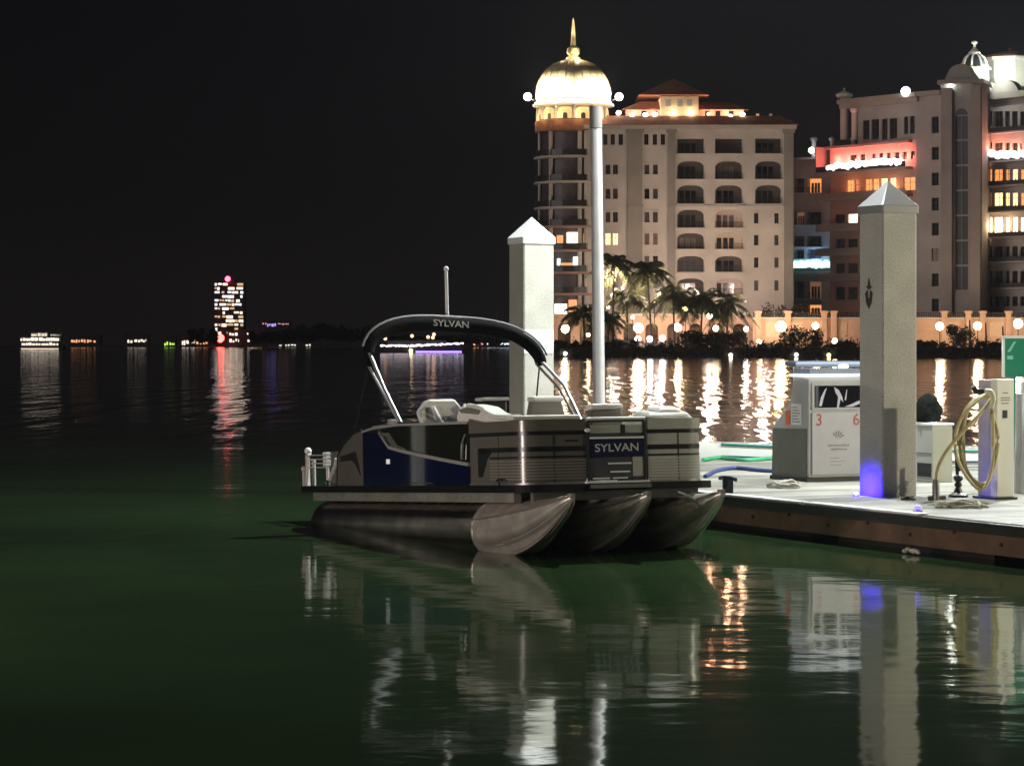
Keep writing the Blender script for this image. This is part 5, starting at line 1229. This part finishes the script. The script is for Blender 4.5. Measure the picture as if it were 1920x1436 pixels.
# ================================================================== FAR LEFT SHORE
DARKW = mat('dark_wall', (.03, .027, .025), .8, var=.2, vs=.2)
FTW = Fac(401, 2010, 457, 2010)
tw = thing('tower_block', 'distant lit apartment tower with a red beacon on its roof', 'building', (FTW.p0.x + FTW.L / 2, 2020, 1.2))
zt = FTW.z(430, 529); hl = []; rw = random.Random(14)
TWL = [glow('tower_lit_%d' % i, c, s, False) for i, (c, s) in enumerate((((1, .78, .52), 2.6), ((1, .85, .7), 1.6), ((1, .62, .36), .9), ((.9, .9, 1), 2.2)))]
for r_ in range(15):
    py = 531 + r_ * 7.6; px = 402.5
    while px < 452:
        ww = rw.choice((4, 5, 7, 9, 12)); ww = min(ww, 456 - px)
        if rw.random() < (.80 if r_ < 11 else .45) and ww > 2: window(FTW, tw, px, px + ww, py, py + rw.uniform(3.2, 5.6), hl, m=rw.choice(TWL), d=.6, frame=None)
        px += ww + rw.choice((1, 2, 4))
mb = MB(); FTW.wall(mb, 0, FTW.L, 1.2, zt, hl); FTW.shell(mb, 0, FTW.L, 1.2, zt, 20); mb.build('wall', DARKW, tw)
mb = MB(); FTW.box(mb, FTW.L * .3, FTW.L * .65, zt, zt + 2.2, 4, 10); mb.build('plant_room', DARKW, tw)
MB().ball(at(427, 523, 2008), 2.2).build('beacon', glow('red_beacon', (1, .05, .10), 12), tw, smooth=60)
p = at(413, 634, 1990); t = thing('navigation_light', 'large red light at the water below the distant tower', 'light', (p.x, 1990, .0))
MB().ball(p, 3.2).build('lens', glow('red_nav', (1, .05, .04), 16), t, smooth=60); MB().tube([(p.x, 1990, 0), (p.x, 1990, p.z - 3)], .5, 6).build('post', IRON, t)
def lit_house(px0, px1, pyt, Y, label, panes, name='waterfront_house', g='lit buildings on the far left shore', ground=1.2, roof=True):
    Fh = Fac(px0, Y, px1, Y); t = thing(name, label, 'building', (Fh.p0.x + Fh.L / 2, Y, ground), group=g); hl = []
    rp = random.Random(int(px0))
    for a, b, c, d, m_ in panes:
        x = a
        while x < b - 1.2:
            w_ = min(rp.uniform(2.2, 5.5), b - x); h_ = (d - c) * rp.uniform(.4, .85); c_ = c + (d - c - h_) * rp.random()
            window(Fh, t, x, x + w_, c_, c_ + h_, hl, m=m_, d=.4, frame=None); x += w_ + rp.uniform(.6, 2.2)
    z1 = Fh.z(px0, pyt); mb = MB(); Fh.wall(mb, 0, Fh.L, ground, z1, hl); Fh.shell(mb, 0, Fh.L, ground, z1, 10); mb.build('wall', DARKW, t)
    if roof:
        mb = MB(); Fh.box(mb, -1, Fh.L + 1, z1, z1 + 1.0, -1, 11); mb.build('roof', DARKW, t)
FW_ = glow('far_white', (1, .88, .72), 1.7, False); FO_ = glow('far_orange', (1, .42, .18), 1.5, False); FG_ = glow('far_green', (.5, .9, .12), 1.6, False); FP_ = glow('far_purple', (.45, .3, 1), 1.6, False); FR_ = glow('far_rose', (1, .35, .45), .9, False)
lit_house(128, 188, 630, 2005, 'row of orange lit windows right of the bright ship', [(133, 145, 635, 644, FO_), (147, 160, 636, 644, FO_), (163, 173, 635, 643, FO_), (175, 181, 636, 643, FO_)])
lit_house(234, 278, 628, 2005, 'white lit pavilion alone between the orange row and the green lights', [(239, 250, 636, 643, FW_), (252, 274, 635, 643, FW_)])
lit_house(304, 330, 632, 2005, 'green lit hut left of the red navigation light', [(308, 316, 640, 649, FG_), (318, 328, 642, 649, FG_)])
lit_house(336, 392, 630, 2005, 'low building with white windows just left of the red navigation light', [(341, 356, 637, 647, FW_), (357, 366, 636, 644, FW_), (368, 378, 640, 647, FO_), (381, 389, 640, 646, FO_)])
lit_house(426, 500, 622, 2003, 'low building with warm windows at the foot of the distant tower', [(430, 446, 623, 630, FW_), (430, 448, 635, 643, FW_), (463, 478, 624, 628, FW_), (464, 484, 633, 642, FW_), (486, 494, 634, 640, FO_)])
lit_house(486, 544, 603, 2200, 'roof with purple and red lights right of the distant tower', [(492, 500, 605, 610, FR_), (501, 519, 606, 613, FP_), (521, 541, 606, 610, FR_)])
lit_house(520, 600, 636, 2005, 'dark low building with two small white lights before the black trees', [(523, 530, 645, 649, FW_), (535, 558, 645, 649, FW_), (573, 584, 644, 650, FW_)], roof=False)
lit_house(612, 690, 622, 1650, 'grey unlit house front left of the folded bimini', [(640, 652, 634, 642, mat('grey_glass', (.05, .05, .05), .3))], roof=False)
lit_house(868, 968, 634, 1900, 'low shore buildings with orange and bluish lights left of the white capped piling', [(870, 900, 651, 655, FW_), (887, 897, 641, 650, FO_), (902, 912, 640, 647, FR_), (913, 957, 643, 647, glow('far_blue_white', (.7, .8, 1), 2.4, False)), (905, 935, 651, 655, FO_)], roof=False)
# distant trees as individual dark masses
for i, (px, pyt, w_) in enumerate(((380, 612, 60), (500, 618, 70), (548, 612, 70), (590, 603, 80), (630, 600, 80), (668, 606, 70), (780, 628, 120), (880, 628, 140))):
    shrub('far_tree', px, pyt, w_, 1560 + 7 * i, ('black tree mass left of the distant tower', 'black tree mass below the purple lit roof', 'black tree mass right of the purple lit roof', 'taller black tree mass midway between tower and boat', 'tallest black tree mass left of the bimini', 'black tree mass touching the bimini corner', 'dark tree mass above the long lit tour boat', 'dark tree mass right of the lit tour boat')[i], 40 + i, ground=1.2, m=mat('far_leaf', (.02, .02, .018), .8, var=.3, vs=.2), leaf=1.5, cat='tree', grp='dark trees on the far left shore')
# lit ship at far left
sY = 1250; sp = thing('lit_ship', 'brightly lit white excursion ship at the far left of the water', 'ship', (X(78, sY), sY, 0))
xs_ = lambda px: X(px, sY); zs_ = lambda py: max(0.0, Zp(py, sY))
mb = MB(); mb.prism([(xs_(38), sY - 3, 0), (xs_(118), sY - 3, 0), (xs_(118), sY + 3, 0), (xs_(38), sY + 3, 0)], [(xs_(34), sY - 3.4, zs_(650)), (xs_(122), sY - 3.4, zs_(650)), (xs_(122), sY + 3.4, zs_(650)), (xs_(34), sY + 3.4, zs_(650))]); mb.build('hull', mat('dark_hull', (.05, .05, .05), .5), sp)
for n_, (a, b, c, d) in enumerate(((42, 112, 641, 648.5), (40, 116, 632, 640), (60, 92, 623, 631.5), (96, 118, 625, 630.5))):
    mb = MB(); mb.box2((xs_(a), sY - 3, zs_(d)), (xs_(b), sY + 3, zs_(c) - .1)); k_ = mb.build('cabin', mat('ship_cabin', (.5, .5, .5), .5), sp)
    mb = MB(); rr_ = random.Random(n_); x = a + 1
    while x < b - 3:
        w3 = rr_.uniform(2, 7); j_ = rr_.uniform(0, 2.4); mb.box2((xs_(x), sY - 3.12, zs_(d - 1.2)), (xs_(min(x + w3, b - 1)), sY - 3.01, zs_(c + 1 + j_))); x += w3 + rr_.uniform(.6, 2.5)
    mb.build('lit_windows', glow('ship_window_%d' % n_, (1, .86, .68), (1.6, 2.2, 1.0, .7)[n_]), k_)
mb = MB().box2((xs_(42), sY - 3.6, zs_(654.4)), (xs_(112), sY - 3.45, zs_(653))); mb.build('waterline_lights', glow('ship_line', (1, .7, .5), 1.5, False), sp)
MB().tube([(xs_(76), sY, zs_(622)), (xs_(76), sY, zs_(614))], .15, 6).build('mast', IRON, sp)
# lit tour boat behind the bimini
tY = 720; tb_ = thing('tour_boat', 'long dark tour boat outlined in white lights seen under the bimini arch', 'boat', (X(795, tY), tY, 0))
xt = lambda px: X(px, tY); zt_ = lambda py: max(0, Zp(py, tY))
mb = MB(); mb.prism([(xt(722), tY - 2, 0), (xt(858), tY - 2, 0), (xt(858), tY + 2, 0), (xt(722), tY + 2, 0)], [(xt(716), tY - 2.3, zt_(651)), (xt(872), tY - 2.3, zt_(648)), (xt(872), tY + 2.3, zt_(648)), (xt(716), tY + 2.3, zt_(651))]); mb.build('hull', mat('dark_hull', (.05, .05, .05), .5), tb_)
mb = MB().box2((xt(726), tY - 1.8, zt_(650)), (xt(838), tY + 1.8, zt_(638))); mb.build('cabin', mat('dark_hull', (.05, .05, .05), .5), tb_)
mb = MB()
rr_ = random.Random(8)
for i in range(52):
    px = 716 + 152 * i / 51; mb.ball((xt(px), tY - 2.5, zt_(648.5 - 4.5 * max(0, (px - 770) / 98) + rr_.uniform(-.8, .8))), rr_.uniform(.16, .34), 6)
mb.build('deck_lights', glow('tour_white', (1, .86, .95), 3), tb_)
mb = MB()
for px, py in ((803, 632), (812, 633), (814, 627), (773, 630), (723, 635)): mb.ball((xt(px), tY - 1.9, zt_(py)), .5, 8)
mb.build('cabin_lights', glow('tour_warm', (1, .55, .35), 2.2, False), tb_)
mb = MB().box2((xt(780), tY - 2.45, .25), (xt(866), tY - 2.35, .65)); mb.build('waterline_strip', glow('tour_violet', (.28, .16, 1), 3.5), tb_)
mb = MB().ball((xt(771), tY - 2.5, .75), .5, 8); mb.build('yellow_light', glow('tour_yellow', (1, .9, .4), 8), tb_)

# ================================================================== HUMID NIGHT AIR
hm_ = bpy.data.materials.new('haze_air'); hm_.use_nodes = True; nn = hm_.node_tree.nodes; nn.clear()
oo = nn.new('ShaderNodeOutputMaterial'); vv = nn.new('ShaderNodeVolumePrincipled')
vv.inputs['Color'].default_value = (.82, .86, 1, 1); vv.inputs['Density'].default_value = .0001; vv.inputs['Anisotropy'].default_value = .6
hm_.node_tree.links.new(vv.outputs[0], oo.inputs['Volume'])
MB().box2((-3060, -90, -2.2), (3060, 3060, 76)).build('haze', hm_, kind='stuff')
